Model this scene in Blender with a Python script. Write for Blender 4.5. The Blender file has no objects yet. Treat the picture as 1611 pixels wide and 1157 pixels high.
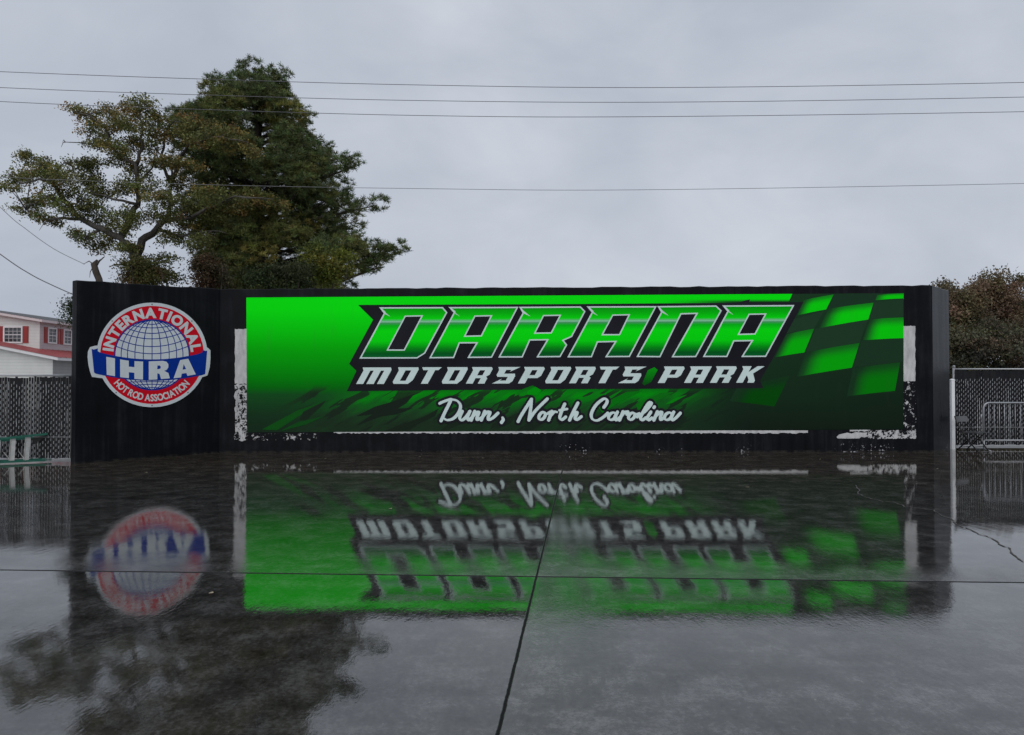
import bpy, bmesh, math, random
import numpy as np
from mathutils import Vector, Matrix
from mathutils.geometry import delaunay_2d_cdt

R = math.radians
scene = bpy.context.scene
COL = scene.collection

# ------------------------------------------------------------------ camera
F = 1200.0
CX, CY = 805.5, 578.5
EYE = 1.6
PITCH = math.atan(21.5 / F)
cam_d = bpy.data.cameras.new('camera')
cam = bpy.data.objects.new('camera', cam_d)
COL.objects.link(cam)
cam.location = (0, 0, EYE)
cam.rotation_euler = (R(90) + PITCH, 0, 0)
cam_d.sensor_width = 36.0
cam_d.lens = F / 1611.0 * 36.0
cam_d.clip_start = 0.05
cam_d.clip_end = 3000
scene.camera = cam

# ------------------------------------------------------------------ exposure
scene.view_settings.view_transform = 'Standard'
scene.view_settings.look = 'None'
scene.view_settings.exposure = 0.0
scene.view_settings.gamma = 1.0

# ------------------------------------------------------------------ sun (diffuse, through cloud, from behind the viewer)
SUN_EL, SUN_AZ = 44.0, 12.0
sd = bpy.data.lights.new('sun', 'SUN')
sd.energy = 1.35
sd.angle = R(75)
sd.color = (1.0, 0.985, 0.96)
sun = bpy.data.objects.new('sun', sd)
COL.objects.link(sun)
sun.rotation_euler = (R(90 - SUN_EL), 0, R(-SUN_AZ))
sun.location = (0, -10, 30)

# ------------------------------------------------------------------ world: overcast
world = bpy.data.worlds.new('World')
scene.world = world
world.use_nodes = True
wt = world.node_tree
wt.nodes.clear()


class N:
    """tiny helper for wiring node trees"""
    def __init__(s, tree):
        s.t = tree

    def node(s, typ, ins=None, **props):
        n = s.t.nodes.new(typ)
        for k, v in props.items():
            setattr(n, k, v)
        for k, v in (ins or {}).items():
            s.set(n.inputs[k], v)
        return n

    def set(s, sock, v):
        if isinstance(v, bpy.types.NodeSocket):
            s.t.links.new(v, sock)
        elif isinstance(v, bpy.types.Node):
            s.t.links.new(v.outputs[0], sock)
        else:
            if sock.type == 'RGBA' and len(v) == 3:
                v = (*v, 1)
            sock.default_value = v

    def m(s, op, a, b=0.0, c=0.0, clamp=False):
        n = s.t.nodes.new('ShaderNodeMath')
        n.operation = op
        n.use_clamp = clamp
        s.set(n.inputs[0], a)
        s.set(n.inputs[1], b)
        s.set(n.inputs[2], c)
        return n.outputs[0]

    def ss(s, x, lo, hi, a=0.0, b=1.0):
        n = s.t.nodes.new('ShaderNodeMapRange')
        n.interpolation_type = 'SMOOTHSTEP'
        s.set(n.inputs[0], x)
        n.inputs[1].default_value = lo
        n.inputs[2].default_value = hi
        n.inputs[3].default_value = a
        n.inputs[4].default_value = b
        return n.outputs[0]

    def mix(s, f, a, b, blend='MIX'):
        n = s.t.nodes.new('ShaderNodeMix')
        n.data_type = 'RGBA'
        n.blend_type = blend
        s.set(n.inputs[0], f)
        s.set(n.inputs[6], a)
        s.set(n.inputs[7], b)
        return n.outputs[2]

    def fmix(s, f, a, b):
        n = s.t.nodes.new('ShaderNodeMix')
        n.data_type = 'FLOAT'
        s.set(n.inputs[0], f)
        s.set(n.inputs[2], a)
        s.set(n.inputs[3], b)
        return n.outputs[0]

    def noise(s, vec, scale, detail=4, rough=0.55, dist=0.0):
        n = s.t.nodes.new('ShaderNodeTexNoise')
        s.set(n.inputs['Vector'], vec)
        n.inputs['Scale'].default_value = scale
        n.inputs['Detail'].default_value = detail
        n.inputs['Roughness'].default_value = rough
        n.inputs['Distortion'].default_value = dist
        return n.outputs[0]

    def mapping(s, vec, scale=(1, 1, 1), rot=(0, 0, 0), loc=(0, 0, 0)):
        n = s.t.nodes.new('ShaderNodeMapping')
        s.set(n.inputs[0], vec)
        n.inputs[1].default_value = loc
        n.inputs[2].default_value = rot
        n.inputs[3].default_value = scale
        return n.outputs[0]

    def ramp(s, fac, stops, interp='LINEAR'):
        n = s.t.nodes.new('ShaderNodeValToRGB')
        s.set(n.inputs[0], fac)
        cr = n.color_ramp
        cr.interpolation = interp
        while len(cr.elements) > 1:
            cr.elements.remove(cr.elements[-1])
        cr.elements[0].position = stops[0][0]
        cr.elements[0].color = (*stops[0][1], 1)
        for p, c in stops[1:]:
            e = cr.elements.new(p)
            e.color = (*c, 1)
        return n.outputs[0]

    def sep(s, vec):
        n = s.t.nodes.new('ShaderNodeSeparateXYZ')
        s.set(n.inputs[0], vec)
        return n.outputs


w = N(wt)
wo = w.node('ShaderNodeOutputWorld')
sky = w.node('ShaderNodeTexSky', sky_type='NISHITA')
sky.sun_disc = False
sky.sun_elevation = R(SUN_EL)
sky.sun_rotation = R(180 + SUN_AZ)
sky.dust_density = 4.0
bg1 = w.node('ShaderNodeBackground', {'Color': sky.outputs[0], 'Strength': 0.06})
tc = w.node('ShaderNodeTexCoord')
dx, dy, dz = w.sep(tc.outputs['Generated'])
sv = w.mapping(tc.outputs['Generated'], (1.0, 1.0, 2.1), (0, R(8), R(20)), (2.3, 0.4, 0.2))
n1 = w.noise(sv, 1.7, 5, 0.5, 0.5)
n2 = w.noise(w.mapping(tc.outputs['Generated'], (1.0, 1.0, 1.9), (0, R(-10), 0), (0.4, 5.7, 0)), 4.6, 5, 0.55, 0.4)
cl = w.m('ADD', w.m('MULTIPLY', n1, 0.66), w.m('MULTIPLY', n2, 0.34))
ccol = w.ramp(cl, [(0.30, (0.425, 0.470, 0.555)), (0.44, (0.485, 0.530, 0.615)), (0.55, (0.555, 0.600, 0.680)),
                   (0.70, (0.665, 0.705, 0.770))])
bg2 = w.node('ShaderNodeBackground', {'Color': ccol, 'Strength': 1.0})
mx = w.node('ShaderNodeMixShader', {0: 0.94, 1: bg1.outputs[0], 2: bg2.outputs[0]})
w.set(wo.inputs[0], mx.outputs[0])

# ------------------------------------------------------------------ helpers
FWD = Vector((0, math.cos(PITCH), math.sin(PITCH)))
UPV = Vector((0, -math.sin(PITCH), math.cos(PITCH)))
CAM = Vector((0, 0, EYE))


def ray(px, py):
    return FWD * F + Vector((1, 0, 0)) * (px - CX) - UPV * (py - CY)


def P(px, py, Y):
    r = ray(px, py)
    return CAM + r * (Y / r.y)


def G(px, py, z=0.0):
    r = ray(px, py)
    return CAM + r * ((z - EYE) / r.z)


def onplane(px, py, p0, n):
    r = ray(px, py)
    return CAM + r * ((p0 - CAM).dot(n) / r.dot(n))


def lin(r, g, b):
    f = lambda c: (c / 255 / 12.92) if c / 255 <= 0.04045 else ((c / 255 + 0.055) / 1.055) ** 2.4
    return (f(r), f(g), f(b))


def thing(name, label, cat, loc=(0, 0, 0), group=None):
    o = bpy.data.objects.new(name, None)
    COL.objects.link(o)
    o.empty_display_size = 0.2
    o.location = loc
    o['label'] = label
    o['category'] = cat
    if group:
        o['group'] = group
    return o


def tag(o, label, cat, group=None):
    o['label'] = label
    o['category'] = cat
    if group:
        o['group'] = group
    return o


def root_loc(o):
    v = Vector((0, 0, 0))
    while o:
        v += Vector(o.location)
        o = o.parent
    return v


class MB:
    def __init__(s):
        s.v, s.f, s.mi, s.uv, s.col = [], [], [], [], []
        s.smooth = []

    def add(s, verts, faces, mi=0, uvs=None, cols=None, smooth=False):
        b = len(s.v)
        s.v += [tuple(p) for p in verts]
        s.uv += list(uvs) if uvs is not None else [(0, 0)] * len(verts)
        s.col += list(cols) if cols is not None else [(1, 1, 1)] * len(verts)
        for f in faces:
            s.f.append([i + b for i in f])
            s.mi.append(mi)
            s.smooth.append(smooth)

    def box(s, lo, hi, mi=0, M=None):
        x0, y0, z0 = lo
        x1, y1, z1 = hi
        vs = [Vector(p) for p in ((x0, y0, z0), (x1, y0, z0), (x1, y1, z0), (x0, y1, z0),
                                  (x0, y0, z1), (x1, y0, z1), (x1, y1, z1), (x0, y1, z1))]
        if M is not None:
            vs = [M @ p for p in vs]
        s.add(vs, [(0, 3, 2, 1), (4, 5, 6, 7), (0, 1, 5, 4), (1, 2, 6, 5), (2, 3, 7, 6), (3, 0, 4, 7)], mi)

    def bar(s, a, b, wx, wy, mi=0, up=(0, 0, 1)):
        """box-section bar from a to b; wx across, wy along 'up'"""
        a, b = Vector(a), Vector(b)
        d = (b - a)
        L = d.length
        d.normalize()
        u = Vector(up)
        if abs(d.dot(u)) > 0.98:
            u = Vector((0, 1, 0))
        x = d.cross(u).normalized()
        y = x.cross(d).normalized()
        M = Matrix((x, y, d)).transposed().to_4x4()
        M.translation = a
        s.box((-wx / 2, -wy / 2, 0), (wx / 2, wy / 2, L), mi, M)

    def tube(s, pts, rad, n=8, mi=0, cap=True, smooth=True):
        pts = [Vector(p) for p in pts]
        if not hasattr(rad, '__len__'):
            rad = [rad] * len(pts)
        vs, fs = [], []
        prev = None
        for i, p in enumerate(pts):
            d = (pts[min(i + 1, len(pts) - 1)] - pts[max(i - 1, 0)]).normalized()
            if prev is None:
                a = Vector((0, 0, 1)) if abs(d.z) < 0.9 else Vector((1, 0, 0))
                x = d.cross(a).normalized()
            else:
                x = (prev - d * prev.dot(d)).normalized()
            prev = x
            y = d.cross(x)
            for k in range(n):
                t = 2 * math.pi * k / n
                vs.append(p + (x * math.cos(t) + y * math.sin(t)) * rad[i])
        for i in range(len(pts) - 1):
            for k in range(n):
                fs.append((i * n + k, i * n + (k + 1) % n, (i + 1) * n + (k + 1) % n, (i + 1) * n + k))
        s.add(vs, fs, mi, smooth=smooth)
        if cap:
            b = len(s.v) - len(vs)
            for ring, rev in ((0, True), (len(pts) - 1, False)):
                idx = [b + ring * n + k for k in range(n)]
                s.f.append(idx[::-1] if rev else idx)
                s.mi.append(mi)
                s.smooth.append(False)

    def build(s, name, mats, parent=None, bevel=0.0, kind=None):
        me = bpy.data.meshes.new(name)
        off = root_loc(parent) if parent else Vector((0, 0, 0))
        me.from_pydata([(v[0] - off.x, v[1] - off.y, v[2] - off.z) for v in s.v], [], s.f)
        if not isinstance(mats, (list, tuple)):
            mats = [mats]
        for m_ in mats:
            me.materials.append(m_)
        me.polygons.foreach_set('material_index', s.mi)
        me.polygons.foreach_set('use_smooth', s.smooth)
        uvl = me.uv_layers.new(name='UVMap')
        li = np.zeros(len(me.loops), dtype=np.int32)
        me.loops.foreach_get('vertex_index', li)
        uvl.data.foreach_set('uv', np.array(s.uv, dtype=np.float32)[li].ravel())
        ca = me.color_attributes.new('Col', 'FLOAT_COLOR', 'POINT')
        c = np.ones((len(s.v), 4), dtype=np.float32)
        c[:, :3] = np.array(s.col, dtype=np.float32)
        ca.data.foreach_set('color', c.ravel())
        me.update()
        o = bpy.data.objects.new(name, me)
        COL.objects.link(o)
        if parent:
            o.parent = parent
        if bevel:
            bm = bmesh.new()
            bm.from_mesh(me)
            bmesh.ops.bevel(bm, geom=bm.edges[:], offset=bevel, segments=2, affect='EDGES', profile=0.6)
            bm.to_mesh(me)
            bm.free()
        if kind:
            o['kind'] = kind
        return o


def pmat(name, col, rough=0.6, spec=0.5, metal=0.0, var=0.12, vscale=3.0, bump=0.0, bscale=40.0, ior=1.5, stretch=(1, 1, 1)):
    """plain painted / raw surface with procedural tonal variation and grain"""
    m_ = bpy.data.materials.new(name)
    m_.use_nodes = True
    t = m_.node_tree
    n = N(t)
    b = t.nodes['Principled BSDF']
    co = n.node('ShaderNodeTexCoord').outputs['Object']
    cs = n.mapping(co, stretch)
    nz = n.noise(cs, vscale, 6, 0.6)
    nf = n.noise(cs, vscale * 9, 3, 0.6)
    k = n.m('ADD', n.m('MULTIPLY', nz, 0.7), n.m('MULTIPLY', nf, 0.3))
    lo = tuple(max(0, c * (1 - var * 2)) for c in col)
    hi = tuple(min(1, c * (1 + var * 2)) for c in col)
    n.set(b.inputs['Base Color'], n.ramp(k, [(0.3, lo), (0.7, hi)]))
    n.set(b.inputs['Roughness'], n.ss(nz, 0.3, 0.7, max(0.03, rough - 0.1), min(1, rough + 0.1)))
    b.inputs['Metallic'].default_value = metal
    b.inputs['Specular IOR Level'].default_value = spec
    b.inputs['IOR'].default_value = ior
    if bump:
        bp = n.node('ShaderNodeBump', {'Height': n.noise(cs, bscale, 4, 0.6), 'Distance': bump, 'Strength': 1.0})
        n.set(b.inputs['Normal'], bp.outputs[0])
    return m_


# =================================================================== SETTING
# ------------------------------------------------------------------ wall corner points (ground) and heights
wA, wB, wC, wD = G(118, 730), G(345, 712), G(1469, 711), G(1495, 708)


def top_at(px, py, p):
    return P(px, py, p.y).z


zA, zB, zC, zD = top_at(118, 441, wA), top_at(345, 455, wB), top_at(1469, 449, wC), top_at(1495, 457, wD)

# ------------------------------------------------------------------ ground sheets
JH0, JH1 = G(0, 897), G(1611, 917)
JV0, JV1 = G(783, 1157), G(888, 727)
jh_b = (JH1.y - JH0.y) / (JH1.x - JH0.x)
jh_a = JH0.y - jh_b * JH0.x
jv_b = (JV1.x - JV0.x) / (JV1.y - JV0.y)
jv_a = JV0.x - jv_b * JV0.y


def concrete_mat():
    m_ = bpy.data.materials.new('wet_concrete')
    m_.use_nodes = True
    t = m_.node_tree
    n = N(t)
    b = t.nodes['Principled BSDF']
    co = n.node('ShaderNodeTexCoord').outputs['Object']
    x, y, z = n.sep(co)
    wob = n.m('MULTIPLY', n.m('SUBTRACT', n.noise(co, 9.0, 5, 0.7), 0.5), 0.013)
    dh = n.m('ADD', n.m('SUBTRACT', n.m('SUBTRACT', y, n.m('MULTIPLY', x, jh_b)), jh_a), wob)   # + beyond the cross joint
    dv = n.m('ADD', n.m('SUBTRACT', n.m('SUBTRACT', x, n.m('MULTIPLY', y, jv_b)), jv_a), wob)   # + right of the long joint
    adh, adv = n.m('ABSOLUTE', dh), n.m('ABSOLUTE', dv)
    jl = n.m('MAXIMUM', n.ss(adh, 0.011, 0.019, 1, 0), n.ss(adv, 0.005, 0.011, 1, 0))
    # patches of thinner water
    n1 = n.noise(co, 0.42, 5, 0.55, 0.4)
    n2 = n.noise(n.mapping(co, (0.5, 1.3, 1)), 1.5, 5, 0.6)
    pat = n.m('ADD', n.m('MULTIPLY', n1, 0.6), n.m('MULTIPLY', n2, 0.4))
    # strip just beyond the cross joint drains dry, mostly right of the long joint
    far = n.ss(dh, -0.02, 0.02)
    right = n.ss(dv, -1.2, 0.6)
    strip = n.m('MULTIPLY', n.m('MULTIPLY', far, n.ss(dh, 0.02, 0.85, 1, 0)), n.fmix(right, 0.35, 0.62))
    rightnear = n.m('MULTIPLY', n.m('SUBTRACT', 1.0, far), n.ss(dv, -0.6, 0.6))
    toe = n.m('MULTIPLY', rightnear, n.ss(y, 5.4, 3.6))
    side = n.m('MULTIPLY', n.ss(dv, -0.02, 0.05), n.m('MULTIPLY', n.ss(adv, 0.0, 0.8, 1, 0), n.ss(y, 12.0, 6.0)))
    dry = n.m('ADD', strip, n.m('MULTIPLY', toe, 0.55))
    dry = n.m('ADD', dry, n.m('MULTIPLY', side, 0.42))
    dry = n.m('ADD', dry, n.m('MULTIPLY', rightnear, 0.10))
    dry = n.m('ADD', dry, n.m('MULTIPLY', n.m('MULTIPLY', far, n.ss(y, 14.0, 8.0)), 0.05))
    dry = n.m('ADD', dry, n.m('MULTIPLY', n.m('SUBTRACT', pat, 0.54), 0.70))
    dry = n.m('MINIMUM', n.m('MAXIMUM', dry, 0.0), 1.0)
    # colour
    nb = n.noise(co, 3.2, 8, 0.62)
    ng = n.m('ADD', n.m('MULTIPLY', n.noise(co, 42.0, 5, 0.7), 0.55), n.m('MULTIPLY', n.noise(n.mapping(co, (1, 0.5, 1)), 24.0, 4, 0.65), 0.45))
    nsp = n.noise(co, 150.0, 2, 0.6)
    base = n.ramp(n.m('ADD', n.m('MULTIPLY', nb, 0.45), n.m('MULTIPLY', ng, 0.55)),
                  [(0.38, (0.0070, 0.0066, 0.0060)), (0.5, (0.032, 0.0308, 0.0288)), (0.62, (0.085, 0.084, 0.082))])
    base = n.mix(n.m('MULTIPLY', dry, 0.55), base, n.mix(1.0, base, (2.6, 2.6, 2.7), 'MULTIPLY'))
    base = n.mix(n.m('MULTIPLY', n.ss(nsp, 0.62, 0.72), 0.45), base, (0.008, 0.008, 0.008))
    # tyre-rubber and drag stains
    stn = n.noise(n.mapping(co, (0.22, 2.6, 1), (0, 0, R(-8))), 1.3, 6, 0.6)
    base = n.mix(n.m('MULTIPLY', n.ss(stn, 0.52, 0.70), 0.5), base, (0.010, 0.0095, 0.009))
    # silt washed against the foot of the wall
    nw = n.m('MULTIPLY', n.m('SUBTRACT', n.noise(co, 0.8, 5), 0.5), 3.0)
    silt = n.ss(n.m('ADD', y, nw), 10.0, 16.0)
    base = n.mix(n.m('MULTIPLY', silt, 0.75), base, n.mix(1.0, base, (1.45, 1.15, 0.85), 'MULTIPLY'))
    nleaf = n.noise(co, 26.0, 2, 0.5)
    base = n.mix(n.m('MULTIPLY', n.ss(nleaf, 0.765, 0.785), 0.8), base, (0.20, 0.18, 0.15))
    base = n.mix(jl, base, (0.006, 0.006, 0.006))
    n.set(b.inputs['Base Color'], base)
    rg = n.fmix(dry, 0.03, 0.25)
    rg = n.m('ADD', rg, n.m('MULTIPLY', n.m('SUBTRACT', ng, 0.5), 0.03), clamp=True)
    n.set(b.inputs['Roughness'], n.fmix(jl, rg, 0.8))
    b.inputs['IOR'].default_value = 1.62
    n.set(b.inputs['Specular IOR Level'], n.fmix(jl, n.fmix(dry, 0.62, 0.48), 0.1))
    # ripples and broom texture
    hb = n.m('ADD', n.m('MULTIPLY', n.noise(co, 1.4, 3, 0.5), 0.0006),
             n.m('MULTIPLY', n.noise(n.mapping(co, (0.55, 1.6, 1)), 14.0, 4, 0.6), n.fmix(dry, 0.00005, 0.00040)))
    hb = n.m('ADD', hb, n.m('MULTIPLY', ng, n.fmix(dry, 0.00003, 0.0007)))
    hb = n.m('ADD', hb, n.m('MULTIPLY', n.noise(n.mapping(co, (1, 0.22, 1)), 10.0, 3, 0.55), 0.00045))
    hb = n.m('ADD', hb, n.m('MULTIPLY', n.noise(n.mapping(co, (1, 0.38, 1)), 48.0, 3, 0.6), n.fmix(dry, 0.00017, 0.0012)))
    hb = n.m('ADD', hb, n.m('MULTIPLY', n.noise(n.mapping(co, (1, 0.40, 1), (0, 0, R(9))), 27.0, 3, 0.6), n.ss(y, 11.0, 5.0, 0.00004, 0.00018)))
    hb = n.m('SUBTRACT', hb, n.m('MULTIPLY', jl, 0.004))
    bp = n.node('ShaderNodeBump', {'Height': hb, 'Distance': 1.0, 'Strength': 1.0})
    n.set(b.inputs['Normal'], bp.outputs[0])
    return m_


mb = MB()
mb.add([(-60, -25, 0), (60, -25, 0), (60, 18.27, 0), (10.5, 18.27, 0), (-6.4, 17.5, 0), (-8.7, 15.2, 0), (-60, 15.2, 0)], [(0, 1, 2, 3, 4, 5, 6)])
mb.build('concrete_pad', concrete_mat(), kind='structure')
mb = MB()
mb.add([(-900, -200, -0.03), (900, -200, -0.03), (900, 1500, -0.03), (-900, 1500, -0.03)], [(0, 1, 2, 3)])
mb.build('ground', pmat('gravel_ground', (0.24, 0.235, 0.225), 0.5, var=0.25, vscale=0.6, bump=0.01, bscale=8), kind='structure')

# crack wandering across the right-hand slab
crack_px = [(1347, 764), (1352, 772), (1350, 777), (1366, 784), (1388, 789), (1405, 790), (1424, 797), (1446, 800), (1468, 803), (1482, 811),
            (1496, 816), (1506, 826), (1524, 832), (1540, 841), (1561, 846), (1572, 856), (1590, 863), (1592, 872), (1606, 882), (1622, 886), (1650, 902)]
rnd = random.Random(4)
mb = MB()
pts = []
for a, b_ in zip(crack_px[:-1], crack_px[1:]):
    for k in range(4):
        t = k / 4
        pts.append(G(a[0] + (b_[0] - a[0]) * t + rnd.uniform(-1.6, 1.6), a[1] + (b_[1] - a[1]) * t + rnd.uniform(-.7, .7), 0.004))
vs, fs = [], []
for i, p in enumerate(pts):
    d = (pts[min(i + 1, len(pts) - 1)] - pts[max(i - 1, 0)]).normalized()
    s_ = Vector((-d.y, d.x, 0)) * rnd.uniform(0.004, 0.0115)
    vs += [p - s_, p + s_]
    if i:
        fs.append((2 * i - 2, 2 * i, 2 * i + 1, 2 * i - 1))
mb.add(vs, fs)
mb.build('pavement_crack', pmat('crack_grit', (0.085, 0.083, 0.08), 0.95, spec=0.05), kind='structure')


# ------------------------------------------------------------------ black concrete wall
def wall_mat(name='black_painted_concrete', spec=0.11, r0=0.34, r1=0.62):
    m_ = bpy.data.materials.new(name)
    m_.use_nodes = True
    t = m_.node_tree
    n = N(t)
    b = t.nodes['Principled BSDF']
    g = n.node('ShaderNodeNewGeometry')
    co = n.node('ShaderNodeTexCoord').outputs['Object']
    x, y, z = n.sep(co)
    streak = n.noise(n.mapping(co, (7, 7, 0.35)), 1.0, 6, 0.65)
    blot = n.noise(co, 1.6, 7, 0.62)
    base = n.ramp(n.m('ADD', n.m('MULTIPLY', streak, 0.6), n.m('MULTIPLY', blot, 0.4)),
                  [(0.32, (0.0012, 0.0013, 0.0020)), (0.50, (0.0042, 0.0046, 0.0066)), (0.60, (0.011, 0.0118, 0.0150)), (0.72, (0.024, 0.025, 0.029))])
    # chipped paint: scattered everywhere, thick near the foot
    chip = n.noise(co, 19.0, 5, 0.68)
    area = n.noise(co, 1.1, 3, 0.5)
    low = n.ss(z, 0.10, 0.42, 1, 0)
    lowband = n.m('MULTIPLY', low, n.ss(area, 0.44, 0.58))
    thr = n.fmix(n.m('MULTIPLY', lowband, n.ss(x, -4.5, 4.0, 0.25, 1.0)), 0.775, 0.585)
    cm = n.ss(n.m('SUBTRACT', chip, thr), 0.0, 0.02)
    base = n.mix(n.m('MULTIPLY', cm, 0.85), base, (0.42, 0.43, 0.45))
    # grey scum line where the water meets it
    scum = n.m('MULTIPLY', n.ss(z, 0.015, 0.05, 1, 0), n.ss(n.noise(co, 6.0, 4), 0.4, 0.6))
    base = n.mix(n.m('MULTIPLY', scum, 0.2), base, (0.10, 0.09, 0.075))
    n.set(b.inputs['Base Color'], base)
    n.set(b.inputs['Roughness'], n.ss(streak, 0.3, 0.7, r0, r1))
    b.inputs['Specular IOR Level'].default_value = spec
    bp = n.node('ShaderNodeBump', {'Height': n.m('ADD', n.m('MULTIPLY', n.noise(co, 30, 5, 0.6), 0.004), n.m('MULTIPLY', blot, 0.01)), 'Distance': 1.0, 'Strength': 0.6})
    n.set(b.inputs['Normal'], bp.outputs[0])
    return m_


M_WALL = wall_mat()
wall = thing('concrete_wall', 'long black painted concrete wall with peeling paint carrying the green banner', 'wall', (0, wB.y, 0))
TH = 0.2
path = [(wA, zA), (wB, zB), (wC, zC), (wD, zD)]
nrm = []
for i in range(3):
    d = (path[i + 1][0] - path[i][0]).normalized()
    nrm.append(Vector((-d.y, d.x, 0)))              # pointing to the back
back = []
for i in range(4):
    if i == 0:
        o_ = nrm[0] * TH
    elif i == 3:
        o_ = nrm[2] * TH
    else:
        h = (nrm[i - 1] + nrm[i]).normalized()
        o_ = h * (TH / h.dot(nrm[i]))
    back.append(path[i][0] + o_)
mb = MB()
rw = random.Random(9)
# front and back edges are cut finely so that the coping can be a little uneven
front_l, back_l = [], []
for i in range(3):
    (p0, z0), (p1, z1) = path[i], path[i + 1]
    ns = max(2, int((p1 - p0).length / 0.22))
    for k in range(ns + (1 if i == 2 else 0)):
        t = k / ns
        j = 0 if k == 0 else rw.uniform(-0.011, 0.011)
        zz = z0 + (z1 - z0) * t + j
        front_l.append((p0.lerp(p1, t), zz))
        back_l.append((back[i].lerp(back[i + 1], t), zz + rw.uniform(-0.006, 0.006)))
nn = len(front_l)
BV = 0.014
vs = []
for (p, zt), (q, zb) in zip(front_l, back_l):
    d = (q - p) * (BV / TH)
    vs += [Vector((p.x, p.y, -0.05)), Vector((p.x, p.y, zt - BV)), Vector((p.x + d.x, p.y + d.y, zt)),
           Vector((q.x - d.x, q.y - d.y, zb)), Vector((q.x, q.y, zb - BV)), Vector((q.x, q.y, -0.05))]
fs = []
nret = max(2, int((path[3][0] - path[2][0]).length / 0.22))
for i in range(nn - 1):
    a, b_ = i * 6, (i + 1) * 6
    for k in range(5):
        fs.append((a + k, b_ + k, b_ + k + 1, a + k + 1))
fs.append((0, 1, 2, 3, 4, 5))
fs.append(tuple((nn - 1) * 6 + k for k in range(5, -1, -1)))
mb.add(vs, fs)
for i in range(nn - 1 - nret, nn - 1):      # right return: wet gloss raised above the main face so it looks lighter
    for k in range(5):
        mb.mi[i * 5 + k] = 1
mb.build('wall_slab', [M_WALL, wall_mat('glossier_black_concrete', 0.6, 0.26, 0.42)], wall)

# plane of the main face and of the left wing
nM = Vector(nrm[1]) * -1
nL = Vector(nrm[0]) * -1


def main_pt(px, py, off):
    return onplane(px, py, wB + nM * off, nM)


def wing_pt(px, py, off):
    return onplane(px, py, wA + nL * off, nL)


# ------------------------------------------------------------------ flat artwork tools (all coordinates in picture px on the wall plane)
def fill2d(pos, neg=()):
    """union of pos polygons minus neg polygons -> verts, faces"""
    vs, fs = [], []
    for poly in list(pos) + list(neg):
        if sum(poly[i - 1][0] * poly[i][1] - poly[i][0] * poly[i - 1][1] for i in range(len(poly))) < 0:
            poly = list(poly)[::-1]
        b = len(vs)
        vs += [Vector((float(p[0]), float(p[1]))) for p in poly]
        fs.append(list(range(b, b + len(poly))))
    npos = len(pos)
    ov, oe, of, _, _, oid = delaunay_2d_cdt(vs, [], fs, 1, 1e-5, True)
    keep = []
    for f, ids in zip(of, oid):
        if any(i < npos for i in ids) and not any(i >= npos for i in ids):
            keep.append(f)
    return [(v.x, v.y) for v in ov], keep


def layer(mbd, pos, neg, fn, off, mi, col=None):
    v, f = fill2d(pos, neg)
    pts = [fn(p[0], p[1], off) for p in v]
    out = []
    nref = (fn(0, 0, 1.0) - fn(0, 0, 0.0))
    for q in f:
        a, b_, c = pts[q[0]], pts[q[1]], pts[q[2]]
        nn_ = (b_ - a).cross(c - a)
        out.append(q if nn_.dot(FWD) < 0 else q[::-1])
    mbd.add(pts, out, mi, [(p[0] / 1000, p[1] / 1000) for p in v], [col(p[0], p[1]) for p in v] if col else None)


def inset(poly, d):
    """move every edge inwards by d (mitred)"""
    n = len(poly)
    area = sum(poly[i][0] * poly[(i + 1) % n][1] - poly[(i + 1) % n][0] * poly[i][1] for i in range(n))
    sg = 1 if area > 0 else -1
    out = []
    for i in range(n):
        p0, p1, p2 = Vector(poly[i - 1]), Vector(poly[i]), Vector(poly[(i + 1) % n])
        d1, d2 = (p1 - p0).normalized(), (p2 - p1).normalized()
        n1_, n2_ = Vector((-d1.y, d1.x)) * sg, Vector((-d2.y, d2.x)) * sg
        h = n1_ + n2_
        if h.length < 1e-4:
            h = n1_
        h.normalize()
        k = d / max(0.35, h.dot(n1_))
        q = p1 + h * k
        out.append((q.x, q.y))
    return out


def capsule(a, b_, ra, rb=None, n=7):
    rb = ra if rb is None else rb
    a, b_ = Vector(a), Vector(b_)
    d = b_ - a
    if d.length < 1e-6:
        d = Vector((1, 0))
    t0 = math.atan2(d.y, d.x)
    out = []
    for k in range(n + 1):
        t = t0 - math.pi / 2 + math.pi * k / n
        out.append((b_.x + rb * math.cos(t), b_.y + rb * math.sin(t)))
    for k in range(n + 1):
        t = t0 + math.pi / 2 + math.pi * k / n
        out.append((a.x + ra * math.cos(t), a.y + ra * math.sin(t)))
    return out


def spline(pts, k=6):
    if len(pts) < 3:
        return pts
    out = []
    for i in range(len(pts) - 1):
        p0, p1, p2, p3 = [Vector(pts[max(0, min(len(pts) - 1, i + j))]) for j in (-1, 0, 1, 2)]
        for q in range(k):
            t = q / k
            v = 0.5 * ((2 * p1) + (p2 - p0) * t + (2 * p0 - 5 * p1 + 4 * p2 - p3) * t * t + (3 * p1 - p0 - 3 * p2 + p3) * t ** 3)
            out.append((v.x, v.y))
    out.append(tuple(pts[-1]))
    return out


def stroke(pts, r):
    return [capsule(a, b_, r) for a, b_ in zip(pts[:-1], pts[1:])]


def glyph(ch, bold=0.0):
    cu = bpy.data.curves.new('glyph', 'FONT')
    cu.body = ch
    cu.size = 1.0
    cu.fill_mode = 'FRONT'
    cu.offset = bold
    cu.resolution_u = 4
    o = bpy.data.objects.new('glyph', cu)
    COL.objects.link(o)
    dg = bpy.context.evaluated_depsgraph_get()
    me = o.evaluated_get(dg).to_mesh()
    vs = [(v.co.x, v.co.y) for v in me.vertices]
    fs = [list(p.vertices) for p in me.polygons]
    o.evaluated_get(dg).to_mesh_clear()
    bpy.data.objects.remove(o)
    bpy.data.curves.remove(cu)
    return vs, fs


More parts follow.
